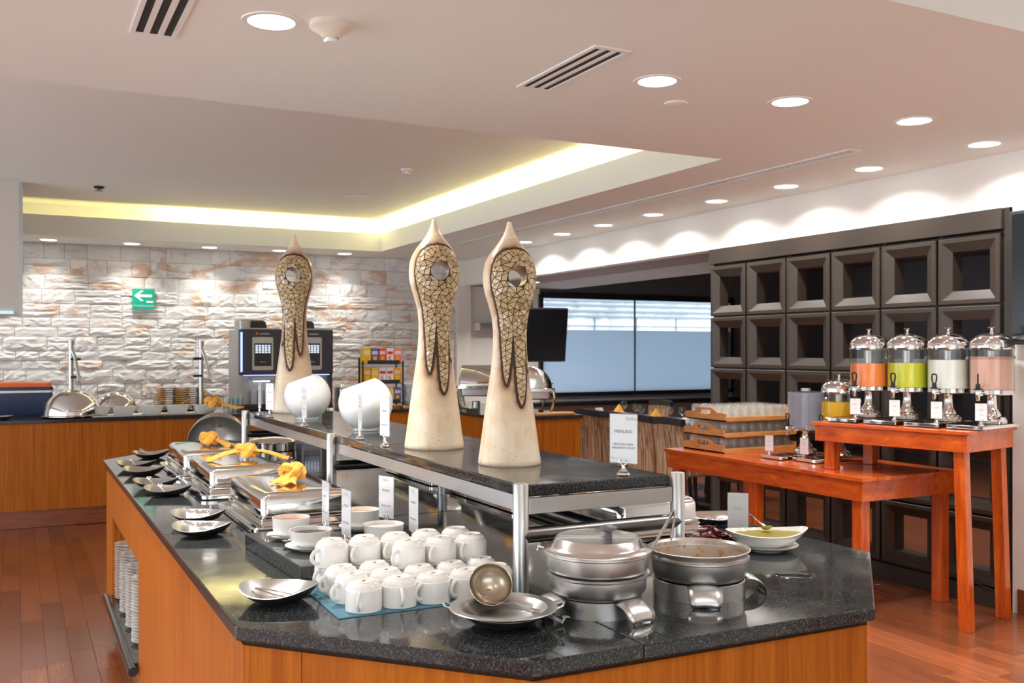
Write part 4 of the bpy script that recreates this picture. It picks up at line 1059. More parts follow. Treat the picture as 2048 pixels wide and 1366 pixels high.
# small bowls on saucers at the far end
for x, y, l in ((1.345-.14, 5.70, 'right'), (1.06, 5.76, 'left')):
    tag(obj('saucer', MB().lathe([(.035, 0), (.06, .005), (.078, .013), (.079, .0145), (.07, .012), (0, .006)], 30), M['ceramic'], loc=(x, y, ZG)), 'white saucer under the %s small bowl at the far end of the island' % l, 'saucer')
    t = thing('small_bowl', 'small white filled bowl on a saucer at the far end, %s one' % l, 'bowl', (x, y, ZG + .0065))
    obj('shell', MB().lathe([(.03, 0), (.05, .008), (.062, .03), (.063, .05), (.064, .052), (.061, .052), (.058, .03), (.04, .012), (0, .008)], 36), M['porcelain'], t); obj('contents', MB().lathe([(.06, .043), (.03, .05), (0, .052)], 24), mat('cream_%s' % l, (.7, .66, .58), .6), t)

# ------------------------------------------------------------ back counter
ZB = .90
t = thing('back_counter', 'long wooden back counter with a black top in front of the stone wall', 'counter', (1.5, 9.4, 0))
def bobj(name, mb, m, **k): mb.xf(Matrix.Translation((-1.5, -9.4, 0))); return obj(name, mb, m, t, **k)
mb = MB(); mb.prism([(-2.5, 8.93), (3.70, 8.93), (3.70, 7.42), (4.52, 7.42), (4.52, 9.95), (-2.5, 9.95)], ZB - .03, ZB); bobj('worktop', mb, M['granite'], bevel=.003)
xs = [-2.48, -.95, .12, 1.30, 2.48, 3.1, 3.725]
for a, b in zip(xs, xs[1:]): bobj('front_panel', MB().box(a + .001, 8.95, .145, b - .001, 8.97, ZB - .031), M['teak'], bevel=.001)
bobj('skirting', MB().box(-2.48, 8.965, .002, 3.73, 8.985, .145), M['base'])
for a, b in ((7.445, 8.2), (8.2, 8.95)): bobj('side_panel', MB().box(3.725, a + .001, .10, 3.745, b - .001, ZB - .031), M['teak'], bevel=.001)
bobj('end_panel', MB().box(3.725, 7.44, .10, 4.50, 7.46, ZB - .031), M['teak'], bevel=.001)
bobj('right_panel', MB().box(4.48, 7.46, .10, 4.50, 9.93, ZB - .031), M['teak'])
bobj('carcass', MB().box(-2.45, 8.985, .0, 4.47, 9.93, ZB - .032), M['jointdark']); bobj('carcass', MB().box(3.76, 7.47, .0, 4.47, 8.985, ZB - .032), M['jointdark'])
for x in (.30, .42, .54, .66): pass

# coffee machines
def machine(x, label):
    t = thing('coffee_machine', label, 'coffee machine', (x, 9.40, ZB), 0, 'coffee machines on the back counter'); W_ = .445; h = .78
    obj('side_case', MB().box(-W_/2, .03, .02, -W_/2+.03, .50, h), M['silverp'], t); obj('side_case', MB().box(W_/2-.03, .03, .02, W_/2, .50, h), M['bluedark'], t)
    obj('back_case', MB().box(-W_/2+.03, .16, .02, W_/2-.03, .50, h - .01), M['silverp'], t)
    obj('upper_door', MB().box(-W_/2+.004, -.02, .34, W_/2-.004, .16, h), M['bluedark'], t, bevel=.012)
    obj('top_hopper', MB().rrect([(0, h), (0, h+.01), (.01, h+.075), (.03, h+.09)], .26, .24, .04, 4, c=(-.04, .28)), M['matblack'], t)
    obj('hopper_cover', MB().rrect([(0, h), (0, h+.085), (.01, h+.095)], .12, .26, .03, 4, c=(-.13, .28)), M['silverp'], t)
    obj('top_lid', MB().box(-.12, -.01, h, .17, .12, h+.012), M['silverp'], t)
    obj('led_edge', MB().box(-W_/2+.012, -.024, .37, -W_/2+.03, -.019, h-.03), M['ledblue'], t); obj('led_edge', MB().box(-.18, -.018, .333, .18, .0, .340), M['ledblue'], t)
    bz = obj('display_bezel', MB().rrect([(0, 0), (0, .006)], .20, .32, .015, 4).xf(Matrix.Translation((.0, -.020, .545)) @ Matrix.Rotation(PI/2, 4, 'X')), M['silverp'], t)
    obj('display', MB().box(-.082, -.0285, .425, .082, -.026, .645), M['screen'], bz)
    mb = MB(); mb.box(-.077, -.0292, .545, .077, -.0285, .635); obj('menu_page', mb, mat('menu_blue', (.12, .14, .2), .4), bz)
    mb = MB()
    for i in range(5):
        for j in range(4): mb.box(-.070 + i*.030, -.0302, .552 + j*.021, -.050 + i*.030, -.0292, .564 + j*.021)
    obj('menu_icons', mb, M['scr'], bz)
    text('print', 'welcome', .016, (0, -.0296, .465), (PI/2, 0, 0), M['paper'], bz, ext=0); text('logo_text', 'CAFFENIO', .021, (.02, -.0215, .735), (PI/2, 0, 0), M['paper'], t, ext=.0003)
    mb = MB()
    for i in range(2):
        for j in range(2): mb.box(-.066 + i*.012, -.022, .727 + j*.012, -.056 + i*.012, -.0195, .737 + j*.012)
    obj('logo', mb, M['orange'], t)
    obj('spout_block', MB().box(-.10, -.035, .285, .11, .10, .318), M['silverp'], t, bevel=.006); obj('cup_light', MB().box(-.08, -.02, .274, .07, .03, .284), emit('cup_light', (.6, .8, 1), 3), t)
    obj('niche_back', MB().box(-W_/2+.03, .10, .05, W_/2-.03, .16, .34), M['silverp'], t)
    for i in range(3): obj('jug', MB().box(-.10 + i*.065, .03, .052, -.042 + i*.065, .09, .19), mat('jug_grey%d%d' % (i, int(x*10)), (.42, .43, .44), .3), t, bevel=.006)
    obj('drip_tray', MB().box(-W_/2+.01, -.03, .0, W_/2-.01, .16, .05), M['matblack'], t, bevel=.006)
machine(2.105, 'black coffee machine with a lit display, left one of the pair'); machine(2.585, 'black coffee machine with a lit display, right one of the pair')
t = tag(text('paper_note', '', .01, (0, 0, 0), (0, 0, 0), M['paper']), None)
bpy.data.objects.remove(t)
# cereal rack and boxes
RX0, RX1, RY, RZ = 3.10, 3.53, 9.42, ZB
t = thing('cereal_rack', 'black metal rack of small cereal boxes beside the coffee machines', 'rack', ((RX0+RX1)/2, RY, ZB))
w2 = (RX1-RX0)/2
for x in (-w2, w2):
    for dx, y in ((0, -.07), (.014 if x < 0 else -.014, .09)): obj('upright', MB().box(x + dx - .007, y - .007, 0, x + dx + .007, y + .007, .47 if y < 0 else .50), M['matblack'], t)
SH = (.035, .235, .435)
for z in SH:
    obj('shelf', MB().box(-w2, -.075, z, w2, .095, z + .006), M['matblack'], t); obj('front_bar', MB().box(-w2+.05, -.082, z + .004, w2-.04, -.074, z + .04), M['matblack'], t)
cols = {'y': (.95, .62, .02), 'b': (.16, .15, .42), 'r': (.80, .07, .06), 'w': (.86, .85, .84), 'o': (.95, .40, .03), 's': (.90, .22, .14)}
rows = ['ywows', 'oywwo', 'rybry']
rows = [('r','y','s','y','b'), ('o','y','w','w','o'), ('y','b','r','w','s')]
names = {'y': 'yellow', 'b': 'violet', 'r': 'red', 'w': 'white', 'o': 'orange', 's': 'salmon'}
bxm = {c: mat('box_' + names[c].replace(' ', '_'), cols[c], .45) for c in cols}
for k, z in enumerate(SH):
    for i, cc in enumerate(rows[k]):
        x = RX0 + .055 + i*.082; t = thing('cereal_box', 'small %s cereal box, %s from left, %s shelf of the black rack' % (names[cc], ('first', 'second', 'third', 'fourth', 'fifth')[i], ('bottom', 'middle', 'top')[k]), 'cereal box', (x, RY, ZB + z + .0065), 0, 'cereal boxes on the black rack')
        if cc not in bxm: bxm[cc] = mat('box_' + names[cc].replace(' ', '_'), cols[cc], .45)
        obj('carton', MB().box(-.037, -.045, 0, .037, .07, .155), bxm[cc], t)
        obj('side_panel', MB().box(-.0375, -.03, .01, -.0370, .06, .145), bxm['y'], t)
        band = M['whitepaint'] if cc in 'yrsbo' else M['redink']
        obj('front_band', MB().box(-.030, -.0458, .095, .030, -.045, .125), band, t)
        text('print', "Kellogg's" if cc != 'w' else 'K', .020 if cc != 'w' else .075, (0, -.0465, .11 if cc != 'w' else .055), (PI/2, 0, 0), M['redink'] if cc != 'w' else M['redink'], t, ext=.0002, sx=.8)
        if cc != 'w': obj('picture', MB().lathe([(.020, 0), (.02, .0008)], 14).xf(Matrix.Translation((0, -.045, .055)) @ Matrix.Rotation(PI/2, 4, 'X')), bxm.get('o' if cc != 'o' else 'y', M['orange']), t)
# things on the back counter
t = thing('cloche', 'large domed steel cloche on the left of the back counter', 'cloche', (.425, 9.18, ZB))
obj('tray', MB().lathe([(.16, 0), (.24, .004), (.262, .014), (.262, .018), (.24, .012), (0, .010)], 48), M['polish'], t)
obj('dome', MB().lathe([(.232, .014), (.24, .018), (.242, .022), (.236, .026)] + [(.235*math.cos(a), .026 + .215*math.sin(a)) for a in [PI/2*k/16 for k in range(1, 17)]], 56), M['polish'], t)
obj('handle', MB().tube([(-.05, -.215, .06), (-.045, -.245, .07), (.045, -.245, .07), (.05, -.215, .06)], .008, 10), M['polish'], t)
t = thing('roll_top_dish', 'second steel dome partly behind the large cloche', 'cloche', (.80, 9.55, ZB)); obj('dome', MB().lathe([(.20, 0), (.20, .02)] + [(.19*math.cos(a), .02 + .18*math.sin(a)) for a in [PI/2*k/12 for k in range(13)]], 48), M['polish'], t); obj('rim', MB().shell([(.2, .018), (.215, .02), (.2, .024)], 40), M['steel'], t)
t = thing('cool_box', 'navy cool box with an orange lid behind the cloche', 'cool box', (.0, 9.72, ZB))
obj('body', MB().rrect([(.01, 0), (0, .02), (0, .20)], .56, .36, .03), M['navy'], t); obj('band', MB().rrect([(0, .2005), (-.004, .202), (-.004, .220), (0, .222)], .56, .36, .03), M['white'], t); obj('rim', MB().rrect([(0, .2225), (-.004, .224), (-.004, .250), (0, .252)], .56, .36, .03), M['navy'], t); obj('lid', MB().rrect([(.01, .2525), (.008, .285), (.02, .292)], .56, .36, .03), M['orange'], t)
def counter_x(px, y): tt = (px - 1024)/FPX; return y*(tt*ca + sa)/(ca - tt*sa)
# sneeze guard posts
for px, l, s in ((142, 'slim upright steel post of the missing sneeze guard, left one by the cloche', 1), (402, 'slim upright steel post with an angled arm, right one by the napkins', -1)):
    x = counter_x(px, 9.35); t = thing('guard_post', l, 'post', (x, 9.35, ZB))
    obj('pole', MB().cyl((0, 0, 0), (0, 0, .62), .021, 16), M['steel'], t); obj('cap', MB().cyl((0, 0, .62), (0, 0, .665), .026, 16), M['alu'], t); obj('flange', MB().cyl((0, 0, 0), (0, 0, .008), .04, 20), M['steel'], t)
    obj('arm', MB().tube([(0, 0, .60), (.03, -.03, .52), (.055*1, -.10, .36), (.055, -.12, .30)], .016, 12), M['steel'], t)
    for z in (.50, .34): obj('glass_clamp', MB().cyl((0, -.02, z), (.075*s, -.05, z), .011, 10), M['matblack'], t)
# square white bowls on a steel tray
t = thing('serving_tray', 'flat pale tray carrying the square bowls on the back counter', 'tray', (counter_x(283, 9.13), 9.13, ZB)); obj('tray', MB().rrect([(.02, 0), (0, .004), (0, .012), (.01, .012), (.02, .006)], 1.08, .30, .03), M['steel'], t)
t['label'] = 'flat pale tray carrying four square bowls on the back counter'
sq = None
for k, px in enumerate((196, 247, 303, 355, 410)):
    lab = 'square white bowl with a serving spoon, %s from the left on the back counter' % ('first', 'second', 'third', 'fourth', 'fifth')[k]
    if sq is None:
        sq = thing('square_bowl', lab, 'bowl'); obj('shell', MB().rrect([(.045, 0), (.040, .004), (.012, .055), (0, .075), (.004, .0755), (.016, .055), (.045, .010)], .215, .20, .03, 4), M['porcelain'], sq); o = sq
        obj('food', MB().rrect([(.014, .05), (.02, .066), (.07, .078)], .215, .20, .03, 4), mat('pale_salad', (.74, .74, .66), .8), sq)
        obj('spoon_handle', MB().tube([(.02, .0, .06), (.06, .01, .10), (.10, .02, .125)], [.004, .004, .006], 8), M['chrome'], sq)
    else: o = dup(sq, label=lab)
    o['group'] = 'square bowls on the back counter'; o.location = (counter_x(px, 9.13), 9.13 + .01*k, ZB + (.0065 if k < 4 else .0)); o.rotation_euler[2] = [0, .05, -.03, 0, .08][k]
card(counter_x(122, 9.05), 9.08, ZB + .0, .1, 'left white card beside the cloche', .10, .115, LN, clip=False); card(counter_x(141, 9.05), 9.10, ZB, -.05, 'right white card beside the cloche', .10, .115, LN, clip=False)
t = thing('boat_bowl', 'small dark bowl in front of the cards beside the cloche', 'bowl', (counter_x(140, 9.0) - .0, 9.02, ZB), 0); boat('shell', .085, .07, .03, M['blackenamel'], M['polish'], t, .3, .2)
t = thing('boat_bowl', 'dark dish at the far left end of the back counter', 'bowl', (counter_x(4, 9.05), 9.05, ZB), 0); boat('shell', .085, .07, .03, M['blackenamel'], M['polish'], t, .3, .2)
# plates wrapped with napkins
for px, n, l in ((338, 11, 'left'), (386, 11, 'right')):
    x = counter_x(px, 9.72)
    for k in range(n):
        o = tag(obj('plate', MB().lathe([(.06, 0), (.065, .003), (.10, .009), (.105, .012), (0, .006)], 24), M['ceramic']), 'white plate, %s, in the %s napkin-wrapped stack on the back counter' % (ORD(n - k), l), 'plate', 'plates in the %s napkin stack' % l); o.location = (x, 9.72, ZB + k*.021)
        if k < 10:
            o = tag(obj('folded_napkin', MB().prism([(-.115, -.10), (-.075, -.115), (-.045, -.108), (-.06, 0), (-.045, .1), (-.115, .1)], 0, .0088).prism([(.045, -.108), (.09, -.112), (.115, -.10), (.115, .1), (.045, .1), (.06, 0)], 0, .0088), M['cloth'], rot=(0, 0, rnd.uniform(-.06, .06))), 'mustard napkin, %s, in the %s plate stack on the back counter' % (ORD(n - 1 - k), l), 'napkin', 'napkins in the %s plate stack' % l); o.location = (x, 9.72, ZB + .0123 + k*.021)
t = thing('basket', 'small brown basket right of the napkin stacks', 'basket', (counter_x(412, 9.75), 9.75, ZB)); obj('body', MB().lathe([(.05, 0), (.085, .10), (.09, .102), (.085, .10), (.05, .01), (0, .01)], 20), M['traywood'], t); obj('filling', MB().lathe([(.08, .085), (.04, .11), (0, .115)], 16), M['cloth'], t)
# stacked tumblers left of the machine
for k in range(4):
    x = counter_x(453 + k*9, 9.25)
    for q_ in range(2): o = tag(obj('tumbler', MB().lathe([(.028, .002), (.026, 0), (.036, .125), (.0345, .125), (.025, .006), (0, .005)], 20), M['clear']), 'clear %s tumbler in the %s stack left of the coffee machines' % (('lower', 'upper')[q_], ('first', 'second', 'third', 'fourth')[k]), 'glass', 'tumblers by the coffee machines'); o.location = (x, 9.25 + .03*(k % 2), ZB + q_*.04)
# small appliance, utensils and crockery right of the machines
t = thing('milk_warmer', 'small grey steel appliance between the machines and the cereal rack', 'appliance', (counter_x(690, 9.5), 9.5, ZB)); obj('body', MB().rrect([(0, 0), (0, .19), (.01, .205)], .17, .2, .02), M['steel'], t); obj('front', MB().box(-.045, -.103, .02, .06, -.1, .19), M['matblack'], t); obj('top_rail', MB().tube([(-.06, -.06, .205), (-.06, -.06, .225), (.06, -.06, .225), (.06, -.06, .205)], .005, 8), M['chrome'], t)
def stack(name, px, y, n, dz, prof, lab, cat, group, x=None, sq=False):
    me = None
    for k in range(n):
        if me is None: me = (MB().rrect(prof, .17, .15, .02, 3) if sq else MB().lathe(prof, 28)).mesh(name, [M['porcelain']])
        o = bpy.data.objects.new(name, me); C.objects.link(o); tag(o, lab % ORD(n - k), cat, group); o.location = (counter_x(px, y) + rnd.uniform(-.004, .004), y, ZB + k*dz); o.rotation_euler[2] = rnd.uniform(-.1, .1)*sq
stack('square_bowl', 822, 9.45, 8, .026, [(.04, 0), (.02, .01), (0, .045), (.004, .045), (.03, .012)], 'white square bowl, %s, in the stack right of the cereal rack', 'bowl', 'square bowls stacked by the cereal rack', sq=True)
stack('plate', 843, 9.40, 7, .024, [(.04, 0), (.06, .03), (.075, .04), (.07, .04), (0, .01)], 'white bowl, %s, in the stack behind the middle sculpture', 'bowl', 'bowls behind the middle sculpture')
stack('plate', 912, 9.10, 15, .0145, [(.06, 0), (.065, .002), (.098, .011), (.10, .013), (.09, .012), (0, .006)], 'white plate, %s, in the tall stack left of the roll-top dishes', 'plate', 'plates stacked left of the roll-top dishes')
t = thing('wire_basket', 'brown wire bread basket with a board at the counter edge', 'basket', (counter_x(805, 9.1), 9.08, ZB)); obj('board', MB().box(-.02, -.05, 0, .12, .05, .02), M['traywood'], t, bevel=.004); obj('basket', MB().lathe([(.03, 0), (.055, .03), (.057, .03), (.03, .004), (0, .003)], 16, (-.07, 0)), M['traywood'], t)

# roll-top chafers on the right run
def rolltop(x, y, rz, label):
    t = thing('roll_top_chafer', label, 'chafing dish', (x, y, ZB), rz, 'roll-top chafers with brass legs'); R, Lh = .20, .24
    rings = []
    for sx_, f_ in ((-1.10, .02), (-1.09, .45), (-1.06, .75), (-1.02, .94), (-.97, 1), (0, 1), (.97, 1), (1.02, .94), (1.06, .75), (1.09, .45), (1.10, .02)):
        rings.append([(Lh*sx_, -R*f_*math.cos(PI*k/18), .235 + R*.98*f_*math.sin(PI*k/18)) for k in range(19)])
    mb = MB(); mb.rings(rings, False, True, False)
    obj('roll_lid', mb, M['polish'], t, sharp=50); obj('rim_frame', MB().rrect([(.0, .20), (-.012, .205), (-.012, .232), (0, .236)], 2*Lh+.03, 2*R+.03, .03), M['polish'], t)
    obj('water_pan', MB().rrect([(.03, .13), (.02, .14), (.015, .20)], 2*Lh+.02, 2*R+.02, .04), M['steel'], t)
    for sx in (-1, 1):
        for sy in (-1, 1): obj('leg', MB().tube([(sx*(Lh+.015), sy*(R+.01), .22), (sx*(Lh+.03), sy*(R+.02), .15), (sx*(Lh+.01), sy*(R-.0), .06), (sx*(Lh-.01), sy*(R-.02), .006)], [.013, .012, .011, .005], 10), M['brass'], t)
    obj('grip', MB().tube([(-.07, -R-.005, .26), (-.06, -R-.035, .27), (.06, -R-.035, .27), (.07, -R-.005, .26)], .007, 10), M['brass'], t)
    for s in (-1, 1): obj('burner', MB().lathe([(.04, .0), (.042, .07), (.035, .075), (0, .075)], 20, (s*.1, 0)), M['steel'], t)
rolltop(4.13, 8.62, -.55, 'roll-top chafer with brass legs, left of the nearest sculpture'); rolltop(4.20, 7.90, PI/2 - .35, 'roll-top chafer with brass legs, right of the nearest sculpture')
t = thing('small_pan', 'small steel pan in front of the left roll-top chafer', 'pan', (3.83, 8.30, ZB)); obj('pan', MB().lathe([(.06, 0), (.07, .03), (.072, .031), (.06, .006), (0, .005)], 30), M['polish'], t); obj('handle', MB().tube([(-.07, 0, .027), (-.16, -.02, .04)], .007, 8), M['matblack'], t)
tag(obj('cutting_board', MB().rrect([(.002, 0), (0, .003), (0, .018), (.002, .02)], .40, .13, .02), M['traywood'], loc=(4.27, 7.53, ZB), rotz=0), 'wooden board on the counter end by the right roll-top chafer', 'board')

# ------------------------------------------------------------ televisions, air unit
def at_px(px, d): u = (px-1024)/FPX*d; return u*ca + d*sa, -u*sa + d*ca
x, y = at_px(1066, 10.3)
t = thing('television', 'small black television hanging from the ceiling in front of the window', 'television', (x, y, 1.64), -YAW + math.radians(22))
mb = MB(); mb.box(-.40, 0, -.29, .40, .05, .29); sc_ = obj('screen_panel', mb, M['matblack'], t, bevel=.006, rot=(math.radians(8), 0, 0)); obj('screen', MB().box(-.385, -.0012, -.275, .385, 0, .275), M['screen'], t, rot=(math.radians(8), 0, 0))
obj('hanger', MB().box(-.02, .05, .2, .02, .09, .66), M['matblack'], t)
t = thing('television', 'large black television on the right wall, cut by the photo edge', 'television', (4.932, 3.05, 1.88))
obj('casing', MB().box(-.02, -.62, -.37, .05, .47, .37), M['matblack'], t, bevel=.006); obj('screen', MB().box(-.0215, -.60, -.35, -.02, .45, .35), M['screen'], t); obj('bracket', MB().box(.05, -.2, -.15, .067, .2, .15), M['darksteel'], t)
dA = 11.19/(ca - (970-1024)/FPX*sa); x, _ = at_px(975, dA)
t = thing('wall_unit', 'slim grey box unit with a red mark on the pale blue wall', 'wall unit', (x, YW, CZ + (700-655)*dA/FPX)); obj('body', MB().box(-.16, -.14, -.055, .28, 0, .055), M['silverp'], t, bevel=.01); obj('end_cap', MB().box(-.18, -.13, -.04, -.16, 0, .055), M['white'], t); obj('red_mark', MB().box(.10, -.142, -.045, .24, -.14, -.01), mat('faded_red', (.35, .12, .14), .5), t)

# ------------------------------------------------------------ lattice screen
LX = 4.98; LY0 = 3.614; PY = .4325; PZ = .408
t = thing('lattice_screen', 'tall dark brown room divider of thirty open square frames', 'screen', (5.03, 4.91, 0))
def lobj(name, mb, m, **k): mb.xf(Matrix.Translation((-5.03, -4.91, 0))); return obj(name, mb, m, t, **k)
LY1 = LY0 + 6*PY
def frame_mesh():
    w, h = PY - .018, PZ - .012; seq = [(0, .11), (0, 0), (.004, -.004), (.027, -.004), (.082, .024), (.082, .11)]
    rings = [[(x, s*(w/2 - i), q*(h/2 - i*.98)) for s, q in ((-1, -1), (1, -1), (1, 1), (-1, 1))] for i, x in seq]
    mb = MB(); mb.rings(rings, False, False)
    n = len(rings); mb.f.append([(n-1)*4, (n-1)*4+1, 1, 0]); mb.m.append(0); mb.sm.append(False)
    for i in range(1, 4): mb.f.append([(n-1)*4+i, (n-1)*4+(i+1) % 4, (i+1) % 4, i]); mb.m.append(0); mb.sm.append(False)
    me = mb.mesh('frame', [M['lattice']]); bm = bmesh.new(); bm.from_mesh(me); bmesh.ops.recalc_face_normals(bm, faces=bm.faces); bm.to_mesh(me); bm.free(); return me
fm = frame_mesh()
for i in range(6):
    for j in range(5):
        o = bpy.data.objects.new('frame', fm); C.objects.link(o); o.parent = t; o.location = (LX - 5.03, LY0 + PY*(i+.5) - 4.91, .113 + PZ*(j+.5) - 0)
for i in range(7):
    yy = LY0 + PY*i; a, b = (yy - .014, yy + .014); a, b = (max(a, LY0), b) if i == 0 else (a, min(b, LY1)); lobj('upright', MB().box(LX + .035, a, .0, LX + .10, b, 2.27), M['latticeback'])
for j in range(6): lobj('rail', MB().box(LX + .036, LY0, max(.11 + PZ*j - .012, .05), LX + .099, LY1, .11 + PZ*j + .012), M['latticeback'])
lobj('header_board', MB().box(LX - .012, LY0 - .004, 2.168, LX + .10, LY1 + .004, 2.288), M['lattice'], bevel=.003); lobj('plinth_board', MB().box(LX - .004, LY0, .0, LX + .05, LY1, .104), M['latticeback'], bevel=.003)
lobj('end_board', MB().box(LX + .02, LY0 - .035, 0, LX + .12, LY0 - .001, 2.285), M['latticeback'])
t = thing('power_cable', 'black cable running along the foot of the lattice screen', 'cable', (4.96, 3.7, .12)); obj('cord', MB().tube([(0, -.10, -.02), (0, .1, .01), (0, .5, .0), (0, 1.0, .012), (0, 1.6, .0)], .004, 8), M['matblack'], t)

# ------------------------------------------------------------ tables on the right
ZL, ZU = .776, 1.055
lt = thing('low_drinks_table', 'lower red-stained plank table with glass trays beside the lattice screen', 'table', (4.53, 4.745, 0))
x0, x1, y0, y1 = -.41, .40, -.915, .915
nb = 7; wb = (x1 - x0)/nb
for k in range(nb): obj('top_plank', MB().box(x0 + k*wb + .002, y0 + rnd.uniform(-.003, .003), ZL - .022, x0 + (k+1)*wb - .002, y1, ZL - rnd.uniform(0, .0008)), M['tablewood'], lt, bevel=.002)
for a in (((x0+.02, y0+.02), (x1-.02, y0+.045)), ((x0+.02, y1-.045), (x1-.02, y1-.02)), ((x0+.02, y0+.0455), (x0+.045, y1-.0455)), ((x1-.045, y0+.0455), (x1-.02, y1-.0455))): obj('apron', MB().box(a[0][0], a[0][1], ZL - .135, a[1][0], a[1][1], ZL - .0222), M['tablewood'], lt, bevel=.002)
for sx, sy in ((x0+.08, y0+.085), (x1-.085, y0+.085), (x0+.08, y1-.085), (x1-.085, y1-.085), (x0+.08, .03)): obj('leg', MB().box(sx-.034, sy-.034, .0, sx+.034, sy+.034, ZL - .0225), M['tablewoodv'], lt, bevel=.003)
for yy in (-.3, .3): obj('batten', MB().box(x0+.05, yy-.03, ZL-.045, x1-.05, yy+.03, ZL-.0223), M['tablewood'], lt)
ur = math.radians(11.3); uc = Vector((4.384, 3.37))
ex = Vector((math.cos(ur), math.sin(ur))); ey = Vector((-ex.y, ex.x)); UW, UD = .55, .95
cen = uc + ex*UW/2 + ey*UD/2
ut = thing('high_drinks_table', 'higher red-stained plank table carrying four juice dispensers', 'table', (cen.x, cen.y, 0), ur)
nb = 5; wb = UW/nb
for k in range(nb): obj('top_plank', MB().box(-UW/2 + k*wb + .0015, -UD/2 + rnd.uniform(-.004, .004), ZU - .020, -UW/2 + (k+1)*wb - .0015, UD/2, ZU - rnd.uniform(0, .0008)), M['tablewood'], ut, bevel=.002)
for a in ((-UW/2+.012, -UD/2+.015, UW/2-.012, -UD/2+.04), (-UW/2+.012, UD/2-.05, UW/2-.012, UD/2-.025), (-UW/2+.012, -UD/2+.0405, -UW/2+.037, UD/2-.0505), (UW/2-.037, -UD/2+.0405, UW/2-.012, UD/2-.0505)): obj('apron', MB().box(a[0], a[1], ZU - .112, a[2], a[3], ZU - .0202), M['tablewood'], ut, bevel=.002)
for sx in (-1, 1):
    mb = MB(); a, b = sx*(UW/2-.068), -UD/2+.072; w = .030
    mb.add([(a-w + (0 if sx < 0 else 0), b-w-.03, 0), (a+w, b-w-.03, 0), (a+w, b+w-.03, 0), (a-w, b+w-.03, 0), (a-w, b-w, ZU-.1125), (a+w, b-w, ZU-.1125), (a+w, b+w, ZU-.1125), (a-w, b+w, ZU-.1125)], [(3,2,1,0),(4,5,6,7),(0,1,5,4),(1,2,6,5),(2,3,7,6),(3,0,4,7)]); obj('long_leg', mb, M['tablewoodv'], ut, bevel=.003)
    obj('short_leg', MB().box(sx*(UW/2-.07)-.032, UD/2-.135, ZL + .0005, sx*(UW/2-.07)+.032, UD/2-.071, ZU - .0205), M['tablewoodv'], ut, bevel=.003)

